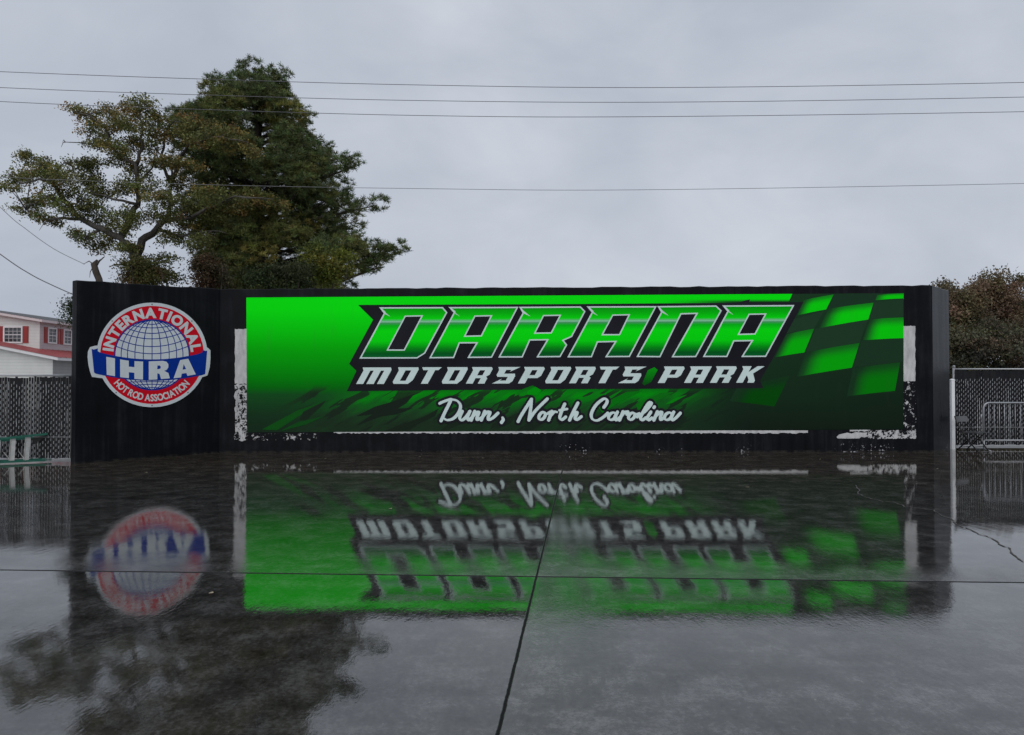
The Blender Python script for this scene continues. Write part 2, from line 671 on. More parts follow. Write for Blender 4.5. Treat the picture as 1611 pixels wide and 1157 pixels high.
# ------------------------------------------------------------------ remains of the old white border on the wall
def old_white(name, splotch):
    m_ = bpy.data.materials.new(name)
    m_.use_nodes = True
    t = m_.node_tree
    n = N(t)
    b = t.nodes['Principled BSDF']
    co = n.node('ShaderNodeTexCoord').outputs['Object']
    dirt = n.noise(n.mapping(co, (3, 3, 1)), 2.5, 7, 0.65)
    white = n.ramp(dirt, [(0.3, (0.36, 0.36, 0.365)), (0.6, (0.58, 0.58, 0.58))])
    if splotch:
        blk = n.noise(co, 7.5, 6, 0.72)
        fine = n.noise(co, 24, 4, 0.7)
        k = n.m('ADD', n.m('MULTIPLY', blk, 0.65), n.m('MULTIPLY', fine, 0.35))
        white = n.mix(n.ss(k, splotch - 0.012, splotch + 0.02), (0.0045, 0.005, 0.007), white)
    n.set(b.inputs['Base Color'], white)
    b.inputs['Roughness'].default_value = 0.5
    b.inputs['Specular IOR Level'].default_value = 0.12
    return m_


M_OW = old_white('old_white_paint', 0)
M_OS = old_white('flaking_white_paint', 0.485)
M_OS2 = old_white('mostly_gone_white_paint', 0.555)


def ragged(px0, py0, px1, py1, seed, jx=0.0, jy=0.0, n=40, top=True, bottom=True):
    r_ = random.Random(seed)
    tp = [(px0 + (px1 - px0) * k / n, py0 + (r_.uniform(-jy, jy) if top else 0)) for k in range(n + 1)]
    bt = [(px1 - (px1 - px0) * k / n, py1 + (r_.uniform(-jy, jy * 1.4) if bottom else 0)) for k in range(n + 1)]
    ls = [(px1 + r_.uniform(-jx, jx), py0 + (py1 - py0) * k / 14) for k in range(1, 14)]
    rs = [(px0 + r_.uniform(-jx, jx), py1 - (py1 - py0) * k / 14) for k in range(1, 14)]
    return tp + ls + bt + rs


def paint(poly, mat_, off=0.0025, label=None):
    b_ = MB()
    layer(b_, [poly], [], main_pt, off, 0)
    o = b_.build('old_paint', mat_, wall)
    if label:
        o['label'] = label


paint(ragged(369.5, 518, 389, 604, 1, 0.5, 0.6, 10), M_OW, label='clean white paint strip left of banner')
paint(ragged(369, 605, 389, 693, 2, 1.6, 1.2, 10), M_OS, label='flaking white paint left of banner')
paint(ragged(389.3, 682, 498, 692.5, 3, 0.5, 0.9, 40, top=False), M_OS2, label='flaking white paint under banner corner')
paint(ragged(525, 677.5, 1271, 681.7, 4, 0.3, 0.9, 240, top=False), M_OW, label='thin white paint line under banner')
paint(ragged(1421, 513, 1440, 600, 5, 0.6, 0.4, 10), M_OW, label='clean white paint strip right of banner')
paint(ragged(1421, 601, 1441, 677, 6, 1.0, 0.9, 10), M_OS2, label='flaking white paint right of banner')
paint(ragged(1366, 677.5, 1441, 690, 7, 0.7, 0.9, 40), M_OS, label='flaking white paint under right end of banner')
paint([(1316, 688), (1320, 684), (1333, 681), (1340, 682.5), (1346, 680), (1357, 681), (1365, 680.5), (1363, 684), (1367, 686.5), (1360, 688.5), (1355, 687.5),
       (1352, 690), (1330, 690.3), (1318, 690)], M_OW, label='bare white patch under right end of banner')
paint(ragged(1337, 676.3, 1369, 678.8, 8, 0.6, 0.8, 14), M_OW)


# =================================================================== BANNER
def print_mat(name, kind):
    m_ = bpy.data.materials.new(name)
    m_.use_nodes = True
    t = m_.node_tree
    n = N(t)
    b = t.nodes['Principled BSDF']
    uv = n.node('ShaderNodeTexCoord').outputs['UV']
    u, v, _ = n.sep(uv)
    GR = (0.0, 0.93, 0.004)
    if kind == 'base':
        base = n.ramp(n.ss(v, 0.460, 0.690, 0, 1), [(0, GR)])
        t_ = n.node('ShaderNodeMapRange', {0: v, 1: 0.460, 2: 0.690})
        base = n.ramp(t_.outputs[0], [(0.0, GR), (0.12, (0, 0.90, 0.004)), (0.28, (0, 0.66, 0.003)), (0.40, (0, 0.45, 0.002)), (0.60, (0, 0.235, 0.003)),
                                      (0.655, (0.001, 0.160, 0.005)), (0.70, (0.008, 0.082, 0.015)), (0.84, (0.010, 0.040, 0.015)), (1.0, (0.010, 0.024, 0.013))])
        # torn brush streaks sweeping up to the right along the lower part
        cs_, sn_ = math.cos(R(29)), math.sin(R(29))
        pa = n.m('SUBTRACT', n.m('MULTIPLY', u, cs_), n.m('MULTIPLY', v, sn_))
        qa = n.m('ADD', n.m('MULTIPLY', u, sn_), n.m('MULTIPLY', v, cs_))
        sv_ = n.node('ShaderNodeCombineXYZ', {0: pa, 1: n.m('MULTIPLY', qa, 5.0), 2: 0.37}).outputs[0]
        st = n.noise(sv_, 13.0, 3, 0.5, 0.25)
        st2 = n.noise(sv_, 24.0, 2, 0.5, 0.2)
        band = n.m('MULTIPLY', n.ss(v, 0.606, 0.622), n.ss(n.m('ADD', u, n.m('MULTIPLY', n.m('SUBTRACT', v, 0.62), 1.9)), 0.50, 0.62))
        band = n.m('MULTIPLY', band, n.ss(u, 1.04, 1.19, 1, 0))
        midg = n.ramp(n.m('ADD', n.ss(v, 0.612, 0.672), n.m('MULTIPLY', n.m('SUBTRACT', st2, 0.5), 0.7)),
                      [(0.0, (0.0, 0.30, 0.004)), (0.30, (0.006, 0.135, 0.012)), (0.7, (0.014, 0.058, 0.018)), (1, (0.014, 0.036, 0.016))])
        base = n.mix(band, base, midg)
        dk = n.m('MULTIPLY', n.ss(st, 0.545, 0.56), n.m('MULTIPLY', n.ss(v, 0.603, 0.620), n.ss(u, 0.42, 0.50)))
        base = n.mix(n.m('MULTIPLY', dk, 0.9), base, (0.012, 0.024, 0.014))
        # the lower right fades to black-green
        base = n.mix(n.m('MULTIPLY', n.ss(u, 1.02, 1.17), n.ss(v, 0.470, 0.476)), base, (0.009, 0.026, 0.013))
        base = n.mix(n.m('MULTIPLY', n.ss(u, 1.10, 1.23), n.ss(v, 0.63, 0.68)), base, (0.006, 0.010, 0.008))
    elif kind == 'letter':
        y0 = n.m('ADD', 0.4832, n.m('MULTIPLY', n.m('SUBTRACT', u, 0.595), -0.0037))
        t_ = n.m('DIVIDE', n.m('SUBTRACT', v, y0), 0.0815)
        base = n.ramp(t_, [(0.0, (0.0, 0.33, 0.004)), (0.14, (0, 0.56, 0.004)), (0.235, (0.0, 0.82, 0.004)), (0.262, (0.10, 0.60, 0.16)), (0.285, (0.30, 0.66, 0.42)), (0.315, (0.06, 0.36, 0.12)),
                           (0.36, (0, 0.55, 0.01)), (0.46, (0, 0.86, 0.004)), (0.66, (0, 0.80, 0.004)), (0.80, (0, 0.30, 0.008)), (0.90, (0, 0.105, 0.014)), (1.0, (0, 0.15, 0.035))])
    elif kind == 'col':
        a = n.node('ShaderNodeAttribute', attribute_name='Col')
        base = a.outputs['Color']
    elif kind == 'white':
        base = n.ramp(n.noise(uv, 30, 4), [(0.3, (0.60, 0.73, 0.71)), (0.7, (0.66, 0.79, 0.77))])
    elif kind == 'black':
        base = n.ramp(n.noise(uv, 12, 5), [(0.3, (0.010, 0.010, 0.014)), (0.7, (0.018, 0.018, 0.024))])
    # beads of rain and grime
    sp = n.noise(uv, 420, 3, 0.6)
    sp2 = n.noise(n.mapping(uv, (60, 9, 1)), 1.0, 5, 0.6)
    base = n.mix(n.m('MULTIPLY', n.ss(sp2, 0.55, 0.8), 0.10), base, (0.05, 0.06, 0.05))
    base = n.mix(n.m('MULTIPLY', n.ss(sp, 0.78, 0.80), 0.35), base, (0.5, 0.55, 0.5))
    n.set(b.inputs['Base Color'], base)
    b.inputs['Roughness'].default_value = 0.42
    b.inputs['Specular IOR Level'].default_value = 0.05
    bp = n.node('ShaderNodeBump', {'Height': n.noise(n.mapping(uv, (14, 5, 1)), 1.0, 3), 'Distance': 0.006, 'Strength': 0.5})
    n.set(b.inputs['Normal'], bp.outputs[0])
    return m_


PB, PL, PC, PW, PK = [print_mat('banner_' + k, k) for k in ('base', 'letter', 'col', 'white', 'black')]
ban = thing('banner', 'wide green vinyl banner with slanted lettering and chequered flag fixed to black wall', 'banner', main_pt(905, 680, 0.0))
S = 0.0013
z0_ = 0.006
mb = MB()
bq = [(387.5, 468.5), (1421.5, 461.5), (1421.5, 676), (388.5, 680.5)]
layer(mb, [bq], [], main_pt, z0_, 0)
# rim back to the wall
rim = [main_pt(*p, z0_) for p in bq] + [main_pt(*p, 0.0012) for p in bq]
mb.add(rim, [(k, (k + 1) % 4, 4 + (k + 1) % 4, 4 + k) for k in range(4)], 4)


def c5(x, y):
    return (1200 + x / 3.616, 420 + y / 3.616)


def c4(x, y):
    return (1000 + x / 4.627, 450 + y / 4.627)


def c6(x, y):
    return (540 + x / 5.37, 470 + y / 5.37)


def c7(x, y):
    return (820 + x / 5.37, 470 + y / 5.37)


def c2(x, y):
    return (370 + x / 4.603, 450 + y / 4.603)


# dark field of the flag, then its bright squares
dark = [(1246.5, 462.65), (1421.2, 461.4), (1421.2, 675.6), (1180, 677), (1196, 600), (1240.5, 476)]


def dcol(x, y):
    t = max(0, min(1, (y - 560) / 90))
    a, b_ = (0.012, 0.047, 0.018), (0.007, 0.016, 0.009)
    return tuple(a[i] + (b_[i] - a[i]) * t for i in range(3))


def grid_quad(mbd, q, off, mi, colf, n=10):
    vs, cs, us = [], [], []
    for j in range(n + 1):
        for i in range(n + 1):
            s_, t = i / n, j / n
            px = (q[0][0] * (1 - s_) + q[1][0] * s_) * (1 - t) + (q[3][0] * (1 - s_) + q[2][0] * s_) * t
            py = (q[0][1] * (1 - s_) + q[1][1] * s_) * (1 - t) + (q[3][1] * (1 - s_) + q[2][1] * s_) * t
            py += -math.sin(s_ * math.pi) * 0.5
            vs.append(main_pt(px, py, off))
            cs.append(colf(s_, t))
            us.append((px / 1000, py / 1000))
    fs = [(j * (n + 1) + i, (j + 1) * (n + 1) + i, (j + 1) * (n + 1) + i + 1, j * (n + 1) + i + 1) for j in range(n) for i in range(n)]
    mbd.add(vs, fs, mi, us, cs)


layer(mb, [dark], [], main_pt, z0_ + S, 2, dcol)
checks = [
    ([c5(232, 190), c5(403, 158), c5(360, 243), c5(196, 277)], 0.74, 0.10),
    ([c5(368, 240), c5(630, 204), c5(600, 300), c5(318, 350)], 0.74, 0.05),
    ([c5(652, 161), c5(801, 151), c5(801, 180), c5(640, 191)], 0.72, 0.2),
    ([c5(606, 300), c5(801, 288), c5(801, 406), c5(566, 419)], 0.70, 0.06),
    ([c5(135, 385), c5(292, 352), c5(236, 488), c5(68, 516)], 0.52, 0.12),
    ([c5(243, 487), c5(551, 433), c5(507, 574), c5(196, 626)], 0.44, 0.06),
    ([c5(512, 578), c5(782, 543), c5(752, 706), c5(478, 738)], 0.21, 0.08),
    ([c5(-150, 690), c5(152, 620), c5(66, 795), c5(-190, 765)], 0.07, 0.3),
]
for q, hi, lo in checks:
    def cf(s_, t, hi=hi, lo=lo):
        a_ = min(1, s_ / 0.42)
        c_ = min(1, t / 0.50)
        e = (a_ * a_ * (3 - 2 * a_)) * (0.30 + 0.70 * c_ * c_ * (3 - 2 * c_))
        g_ = hi * (lo + (1 - lo) * e)
        return (0.001 + 0.010 * (1 - e), max(g_, 0.042), 0.003 + 0.014 * (1 - e))
    grid_quad(mb, q, z0_ + 2 * S, 2, cf)
# faint lighter dark squares
for q, c in (([c5(170, 300), c5(350, 250), c5(292, 350), c5(120, 380)], (0.017, 0.052, 0.024)),
             ([c5(300, 352), c5(596, 302), c5(552, 430), c5(246, 484)], (0.016, 0.050, 0.023)),
             ([c5(628, 203), c5(801, 184), c5(801, 284), c5(604, 297)], (0.016, 0.050, 0.023)),
             ([c5(560, 424), c5(801, 408), c5(801, 538), c5(512, 574)], (0.013, 0.042, 0.019)),
             ([c5(404, 158), c5(646, 151), c5(634, 200), c5(372, 238)], (0.013, 0.043, 0.020))):
    layer(mb, [q], [], main_pt, z0_ + 1.6 * S, 2, lambda x, y, c=c: c)
# black shape behind the words
backing = [c2(890, 138), c2(998, 245), c2(825, 565), c2(878, 615), c2(808, 763), (700, 614), (820, 613.4),
           (828, 610), (838, 606.5), (848, 612.5), (1010, 612), (1201, 611), c4(905, 690), c4(990, 545), c4(1222, 118), (1178, 476.3), (1180, 471), (1172, 473), (1161, 476.6), (900, 478.6)]
layer(mb, [backing], [], main_pt, z0_ + 2.2 * S, 4)
# the green dash between the two words
layer(mb, [[c7(1022, 718), c7(1070, 605), c7(1125, 580), c7(1153, 603), c7(1098, 705), c7(1040, 735)]], [], main_pt, z0_ + 3 * S, 2,
      lambda x, y: (0.002, 0.34 - 0.25 * max(0, min(1, (y - 578) / 26)), 0.006))
# hand-torn green and dark flashes on the lower edge
flash = [
    ([(412, 682 - 6), (470, 645), (520, 628), (470, 655), (436, 677)], (0.006, 0.090, 0.010)),
    ([(477, 648), (513, 630), (505, 640), (480, 662), (471, 660)], (0.012, 0.026, 0.014)),
    ([(560, 655), (590, 640), (618, 632), (652, 620), (640, 634), (626, 643), (650, 642), (625, 652), (600, 655), (560, 670), (586, 652)], (0.011, 0.020, 0.013)),
    ([(470, 664), (510, 655), (482, 668), (440, 679), (455, 671)], (0.006, 0.075, 0.010)),
    ([(605, 678), (668, 655), (690, 643), (684, 655), (640, 676)], (0.011, 0.022, 0.013)),
    ([(830, 615.5), (842, 608.5), (852, 614.5), (846, 622), (828, 621)], (0.0, 0.32, 0.004)),
    ([(940, 640), (985, 617), (1010, 615), (975, 633), (948, 650)], (0.002, 0.19, 0.006)),
    ([(1000, 637), (1040, 618), (1062, 617), (1035, 630), (1004, 646)], (0.004, 0.17, 0.008)),
    ([(1058, 634), (1082, 621), (1063, 626), (1046, 637)], (0.002, 0.26, 0.006)),
]
for k, (pl, c) in enumerate(flash):
    layer(mb, [pl], [], main_pt, z0_ + (2.6 + 0.1 * k) * S, 2, lambda x, y, c=c: c)
mb.build('vinyl_sheet', [PB, PL, PC, PW, PK], ban)

# ---- big slanted word
big = [
    ([c6(135, 508), c6(345, 118), c6(300, 73), c6(842, 71), c6(881, 117), c6(692, 465), c6(625, 507)],
     [[c6(523, 148), c6(668, 145), c6(516, 436), c6(371, 436)]]),
    ([c6(724, 506), c6(935, 113), c6(887, 71), c6(1481, 69), c6(1256, 501), c6(1047, 503), c6(1120, 380), c6(985, 380), c6(936, 504)],
     [[c6(1112, 147), c6(1254, 144), c6(1167, 316), c6(1024, 319)]]),
    ([c7(-195, 499), c7(14, 115), c7(-22, 69), c7(502, 65), c7(544, 108), c7(430, 325), c7(362, 355), c7(390, 391), c7(331, 496), c7(127, 498), c7(213, 354), c7(76, 356), c7(12, 499)],
     [[c7(188, 143), c7(332, 140), c7(254, 291), c7(113, 293)]]),
    ([c7(388, 498), c7(598, 110), c7(550, 65), c7(1146, 63), c7(917, 495), c7(707, 497), c7(788, 369), c7(648, 372), c7(597, 497)],
     [[c7(773, 139), c7(914, 136), c7(831, 306), c7(683, 306)]]),
    ([c7(972, 495), c7(1184, 108), c7(1146, 63), c4(587, 142), c4(628, 180), c4(440, 520), c4(260, 521), c4(438, 206), c4(333, 209), c4(180, 521)], []),
    ([c4(488, 519), c4(669, 180), c4(628, 142), c4(1157, 139), c4(949, 518), c4(767, 519), c4(840, 404), c4(718, 406), c4(667, 519)],
     [[c4(826, 206), c4(948, 204), c4(869, 351), c4(747, 354)]]),
]
# neighbours share their top corner: pull the shared tips a hair apart
mb = MB()
for k, (outer, holes) in enumerate(big):
    oo = inset(outer, 0.12)
    layer(mb, [oo], [inset(h, 1.15) for h in holes], main_pt, z0_ + (3.4 + 0.08 * k) * S, 0)
    layer(mb, [inset(outer, 2.2)], [inset(h, -0.8) for h in holes], main_pt, z0_ + (4.6 + 0.08 * k) * S, 1)
    # little white thorn at the upper left of each letter
    tip, sh = outer[2], outer[1]
    layer(mb, [[(tip[0] + 1, tip[1] + 0.6), (tip[0] + 18.5, tip[1] + 15.2), (sh[0] - 0.5, sh[1] + 1.2)]], [], main_pt, z0_ + (5.6 + 0.08 * k) * S, 0)
mb.build('large_lettering', [PW, PL], ban)

# ---- second line
H26 = 26.0
GL = {
    'M': ([(0, 0), (0, 21), (-4, 26), (41, 26), (44, 22), (44, 0), (33, 0), (33, 21), (27.8, 21), (27.8, 0), (16.2, 0), (16.2, 21), (11, 21), (11, 0)], []),
    'O': ([(3, 0), (0, 3.5), (0, 21), (-4, 26), (28, 26), (30.5, 23), (30.5, 6), (26, 0)], [[(10.5, 4.8), (10.5, 21.2), (19.5, 21.2), (19.5, 4.8)]]),
    'T': ([(0, 0), (0, 21.4), (-8, 21.4), (-12, 26), (19, 26), (16, 21.4), (11, 21.4), (11, 0)], []),
    'R': ([(0, 0), (0, 21), (-4.5, 26), (27, 26), (30, 23), (30, 14), (26, 10.8), (29.5, 8.6), (29.5, 0), (19, 0), (19, 8.6), (10.8, 8.6), (10.8, 0)], [[(10.8, 13), (10.8, 21), (19.2, 21), (19.2, 13)]]),
    'S': ([(0, 0), (27, 0), (30.5, 3.5), (30.5, 12), (28, 15.5), (11, 15.5), (11, 21.4), (19.5, 21.4), (18, 18.4), (31, 26), (-4, 26), (0, 21), (0, 13.5), (3, 10.5), (19.5, 10.5), (19.5, 4.6), (10, 4.6), (12, 7.6)], []),
    'P': ([(0, 0), (0, 21), (-4.5, 26), (27, 26), (30, 23), (30, 12), (26, 8.4), (11, 8.4), (11, 0)], [[(11, 13), (11, 21), (19.5, 21), (19.5, 13)]]),
    'A': ([(0, 0), (0, 21), (-4.5, 26), (30, 26), (30, 0), (19, 0), (19, 8.4), (11, 8.4), (11, 0)], [[(11, 13), (11, 21), (19, 21), (19, 13)]]),
    'K': ([(0, 0), (0, 21), (-4.5, 26), (10.5, 26), (10.5, 16.8), (20, 26), (31, 26), (19, 14.5), (28, 3.5), (28, 0), (18, 0), (17, 5), (11.5, 11), (10.5, 11), (10.5, 0)], []),
}
line2 = [('M', 560.3), ('O', 616), ('T', 662), ('O', 693.2), ('R', 732.8), ('S', 773.8), ('P', 814.8), ('O', 855.8), ('R', 895.2), ('T', 941.4), ('S', 972.2),
         ('P', 1034.8), ('A', 1076), ('R', 1116.8), ('K', 1158)]
mb = MB()
for ch, x0 in line2:
    yb = 604.4 - (x0 - 560) * 0.0033
    tr = lambda q: [(x0 + x * 0.99 + y * 0.55, yb - y) for x, y in q]
    o_, h_ = GL[ch]
    layer(mb, [tr(o_)], [tr(h) for h in h_], main_pt, z0_ + 3.4 * S, 0)
mb.build('small_lettering', [PW], ban)

# ---- brush-script place name
sc = lambda q: [(660 + x / 3.661, 600 + y / 3.661) for x, y in q]


def ring(cx, cy, rx, ry, slant=0.35, a0=60, a1=420):
    return [(cx + rx * math.cos(R(a)) - slant * ry * math.sin(R(a)), cy + ry * math.sin(R(a))) for a in range(a0, a1 + 1, 30)]


script = [
    [(182, 106), (165, 142), (148, 175), (124, 228)], [(116, 128), (142, 116), (178, 104)],
    [(178, 104), (215, 112), (236, 140), (226, 180), (196, 214), (160, 224), (138, 212)],
    [(246, 174), (232, 206), (238, 224), (256, 218), (280, 190), (290, 174)], [(290, 174), (276, 208), (282, 224), (298, 212)],
    [(318, 174), (298, 224)], [(304, 206), (330, 180), (342, 180), (332, 206), (332, 222), (352, 212)],
    [(376, 174), (356, 224)], [(362, 206), (390, 178), (406, 180), (396, 206), (398, 222), (424, 210), (452, 184)],
    [(478, 210), (482, 222), (472, 238)],
    [(568, 232), (590, 190), (645, 104)], [(645, 104), (640, 160), (630, 224)], [(630, 224), (668, 170), (736, 102)],
    ring(706, 200, 17, 22), [(718, 184), (734, 188), (752, 178)],
    [(762, 174), (744, 224)], [(750, 204), (774, 178), (792, 178)],
    [(836, 132), (816, 180), (808, 210), (820, 222), (842, 206)], [(806, 168), (850, 160)],
    [(912, 126), (886, 176), (864, 224)], [(872, 204), (896, 180), (908, 182), (896, 212), (906, 222), (932, 204)],
    [(1062, 150), (1080, 122), (1076, 104), (1056, 104), (1016, 138), (990, 186), (996, 218), (1024, 226), (1060, 206), (1084, 184)],
    ring(1110, 202, 20, 21), [(1140, 178), (1124, 212), (1132, 224), (1152, 210)],
    [(1172, 176), (1152, 224)], [(1158, 206), (1180, 180), (1200, 176), (1194, 190)],
    ring(1222, 202, 17, 20), [(1234, 186), (1252, 190), (1266, 186)],
    [(1254, 206), (1296, 176), (1334, 132), (1326, 122), (1306, 146), (1274, 206), (1282, 224), (1304, 210)],
    [(1332, 178), (1312, 212), (1320, 224), (1338, 212)], [(1350, 152), (1353, 148)],
    [(1370, 176), (1350, 224)], [(1356, 206), (1384, 180), (1396, 180), (1388, 208), (1390, 222), (1412, 208)],
    ring(1432, 202, 20, 21), [(1464, 178), (1450, 212), (1458, 224), (1480, 208), (1502, 184)],
]
mb = MB()
wh, bk = [], []
for q in script:
    sp_ = spline(sc(q), 4)
    for a, b_ in zip(sp_[:-1], sp_[1:]):
        d_ = (Vector(b_) - Vector(a))
        k_ = abs(d_.normalized().dot(Vector((-0.42, 0.907)))) if d_.length > 1e-6 else 1
        wh.append(capsule(a, b_, 1.55 + 1.05 * k_ * k_))
    bk += stroke(sp_, 6.0)
layer(mb, bk, [], main_pt, z0_ + 4.2 * S, 1)
layer(mb, wh, [], main_pt, z0_ + 5.4 * S, 0)
mb.build('script_lettering', [PW, PK], ban)

# =================================================================== ROUND EMBLEM SIGN
E = lambda x, y: (120 + x / 5.787, 460 + y / 5.787)
EC = (690, 571)


def eell(r, a, k=1.05):
    return (EC[0] + r * k * math.cos(R(a)), EC[1] - r * math.sin(R(a)))


M_EW = pmat('sign_white', (0.66, 0.70, 0.73), 0.4, spec=0.08, var=0.04)
M_ER = pmat('sign_red', (0.66, 0.006, 0.020), 0.4, spec=0.06, var=0.05)
M_EB = pmat('sign_blue', (0.003, 0.034, 0.30), 0.4, spec=0.06, var=0.05)
sign = thing('emblem_sign', 'round red, white and blue racing association emblem sign fixed to left wing of wall', 'sign', wing_pt(236, 640, 0))
disc = lambda r, k=1.05: [E(*eell(r, a, k)) for a in range(0, 360, 5)]
tabL = [E(*p) for p in ((170, 488), (125, 500), (106, 540), (103, 590), (110, 660), (124, 720), (143, 772), (230, 782), (400, 800), (400, 470))]
tabR = [E(*p) for p in ((1170, 488), (1205, 512), (1221, 528), (1222, 600), (1216, 680), (1194, 758), (1120, 782), (950, 800), (950, 470))]
mb = MB()
layer(mb, [disc(476, 1.06), tabL, tabR], [], wing_pt, 0.022, 0)
# edge of the panel
v_, f_ = fill2d([disc(476, 1.06), tabL, tabR])
from collections import Counter
ec = Counter()
for q in f_:
    for a, b_ in zip(q, q[1:] + q[:1]):
        ec[(min(a, b_), max(a, b_))] += 1
for (a, b_), c in ec.items():
    if c == 1:
        pa, pb = v_[a], v_[b_]
        mb.add([wing_pt(*pa, 0.022), wing_pt(*pb, 0.022), wing_pt(*pb, 0.001), wing_pt(*pa, 0.001)], [(0, 1, 2, 3)], 0)
mb.build('sign_panel', [M_EW], sign)
SE = 0.0012
mb = MB()
layer(mb, [disc(446, 1.058)], [disc(324, 1.065)], wing_pt, 0.022 + SE, 0)
mb.build('red_ring', [M_ER], sign)
# globe: blue rim and grid over the white panel
mb = MB()
grid = []
Rg, kx = 318, 1.068
eg = lambda u, v: (EC[0] + Rg * kx * u, EC[1] - Rg * v)
rimp = [eg(math.cos(R(a)), math.sin(R(a))) for a in range(0, 361, 6)]
grid += [[E(*p) for p in capsule(a, b_, 6.0, n=3)] for a, b_ in zip(rimp[:-1], rimp[1:])]
lw = 3.6
for w_ in (-0.83, -0.66, -0.46, -0.235, 0, 0.235, 0.46, 0.66, 0.83):
    q = [eg(w_ * math.cos(R(a)), math.sin(R(a))) for a in range(-84, 85, 8)]
    grid += [[E(*p) for p in capsule(a, b_, lw, n=3)] for a, b_ in zip(q[:-1], q[1:])]
for yc, ye in ((293, 268), (325, 302), (375, 330), (425, 372), (495, 430), (560, 492), (815, 818), (838, 850), (868, 876)):
    ve = (EC[1] - ye) / Rg
    he = Rg * kx * math.sqrt(max(0.0, 1 - ve * ve))
    q = [(EC[0] + he * s_, yc + (ye - yc) * s_ * s_) for s_ in np.linspace(-1, 1, 19)]
    grid += [[E(*p) for p in capsule(a, b_, lw, n=3)] for a, b_ in zip(q[:-1], q[1:])]
layer(mb, grid, [], wing_pt, 0.022 + 1.5 * SE, 0)
mb.build('globe', [M_EB], sign)


def bandtop(x):
    t = (x - 690) / 500
    return 612 - 72 * t * t


def bandbot(x):
    t = (x - 690) / 500
    return 806 - 62 * t * t


mb = MB()
xs = np.linspace(140, 1192, 30)
layer(mb, [[E(x, bandtop(x) - (8 if x < 200 or x > 1150 else 0)) for x in xs] + [E(x + (22 if x < 300 else (-18 if x > 1100 else 0)) * (1 if (x < 160 or x > 1170) else 0), bandbot(x)) for x in xs[::-1]]], [],
      wing_pt, 0.022 + 3 * SE, 0)
# folded-back corners
layer(mb, [[E(140, 528), E(196, 512), E(196, 545)]], [], wing_pt, 0.022 + 2.5 * SE, 0)
layer(mb, [[E(1188, 540), E(1150, 524), E(1150, 550)]], [], wing_pt, 0.022 + 2.5 * SE, 0)
mb.build('blue_band', [M_EB], sign)
mb = MB()
ihra = [
    ([(273, 588), (352, 602), (352, 765), (277, 752)], []),
    ([(399, 612), (478, 624), (478, 678), (530, 683), (530, 628), (608, 632), (607, 796), (529, 790), (529, 734), (479, 728), (479, 783), (400, 774)], []),
    ([(660, 630), (790, 625), (822, 634), (838, 655), (838, 686), (822, 708), (800, 716), (838, 735), (852, 784), (772, 792), (758, 744), (738, 738), (738, 794), (660, 798)],
     [[(738, 668), (758, 667), (770, 678), (768, 694), (752, 700), (738, 701)]]),
    ([(886, 784), (946, 618), (1020, 606), (1088, 748), (1012, 762), (1003, 736), (960, 742), (954, 776)], [[(968, 706), (978, 655), (1000, 700)]]),
]
for o_, h_ in ihra:
    layer(mb, [[E(*p) for p in o_]], [[E(*p) for p in h] for h in h_], wing_pt, 0.022 + 4.2 * SE, 0)
mb.build('band_lettering', [M_EW], sign)


def arc_text(mbd, txt, a0, a1, rbase, cap, bold, squeeze, inward, off):
    chars = []
    tot = 0
    for ch in txt:
        if ch == ' ':
            chars.append((None, None, 0.30, 0))
            tot += 0.30
            continue
        vs, fs = glyph(ch, bold)
        x0, x1 = min(v[0] for v in vs), max(v[0] for v in vs)
        wd = x1 - x0 + 0.13
        chars.append((vs, fs, wd, x0))
        tot += wd
    capH = 0.72
    pos = 0
    for vs, fs, wd, x0 in chars:
        if vs:
            mid = (pos + wd / 2) / tot
            a = a0 + (a1 - a0) * mid
            out = []
            for x, y in vs:
                lx = (x - x0 - (wd - 0.13) / 2) * cap / capH * squeeze
                ly = y * cap / capH
                r = rbase + (-ly if inward else ly)
                ca, sa = math.cos(R(a)), math.sin(R(a))
                tx, ty = (sa, -ca) if not inward else (-sa, ca)
                X = EC[0] + (r * ca + lx * tx) * 1.055
                Y = EC[1] - (r * sa + lx * ty)
                out.append(E(X, Y))
            pts = [wing_pt(*p, off) for p in out]
            ff = []
            for q in fs:
                nn_ = (pts[q[1]] - pts[q[0]]).cross(pts[q[2]] - pts[q[0]])
                ff.append(q if nn_.dot(FWD) < 0 else q[::-1])
            mbd.add(pts, ff, 0)
        pos += wd


mb = MB()
arc_text(mb, 'INTERNATIONAL', 175.5, 4, 340, 88, 0.05, 1.0, False, 0.022 + 2.6 * SE)
mb.build('upper_lettering', [M_EW], sign)
mb = MB()
arc_text(mb, 'HOT ROD ASSOCIATION', 218, 321, 420, 62, 0.03, 0.76, True, 0.022 + 2.6 * SE)
mb.build('lower_lettering', [M_EW], sign)

M_BOLT = pmat('bolt_steel', (0.10, 0.10, 0.11), 0.4, metal=0.5)
for a in (90, 138, 42, 228, 270, 312):
    mb = MB()
    bp_ = eell(461, a, 1.06)
    layer(mb, [[E(bp_[0] + 6 * math.cos(R(t)), bp_[1] + 6 * math.sin(R(t))) for t in range(0, 360, 45)]], [], wing_pt, 0.026, 0)
    mb.build('bolt', [M_BOLT], sign)

# =================================================================== CHAIN-LINK FENCES
M_GAL = pmat('galvanised_steel', (0.36, 0.37, 0.38), 0.42, metal=0.7, var=0.1, vscale=6)
M_WIRE = pmat('fence_wire', (0.50, 0.51, 0.53), 0.5, metal=0.1, var=0.1, vscale=5)
M_SLAT = pmat('black_slat', (0.009, 0.009, 0.011), 0.5, spec=0.2, var=0.3, vscale=9)


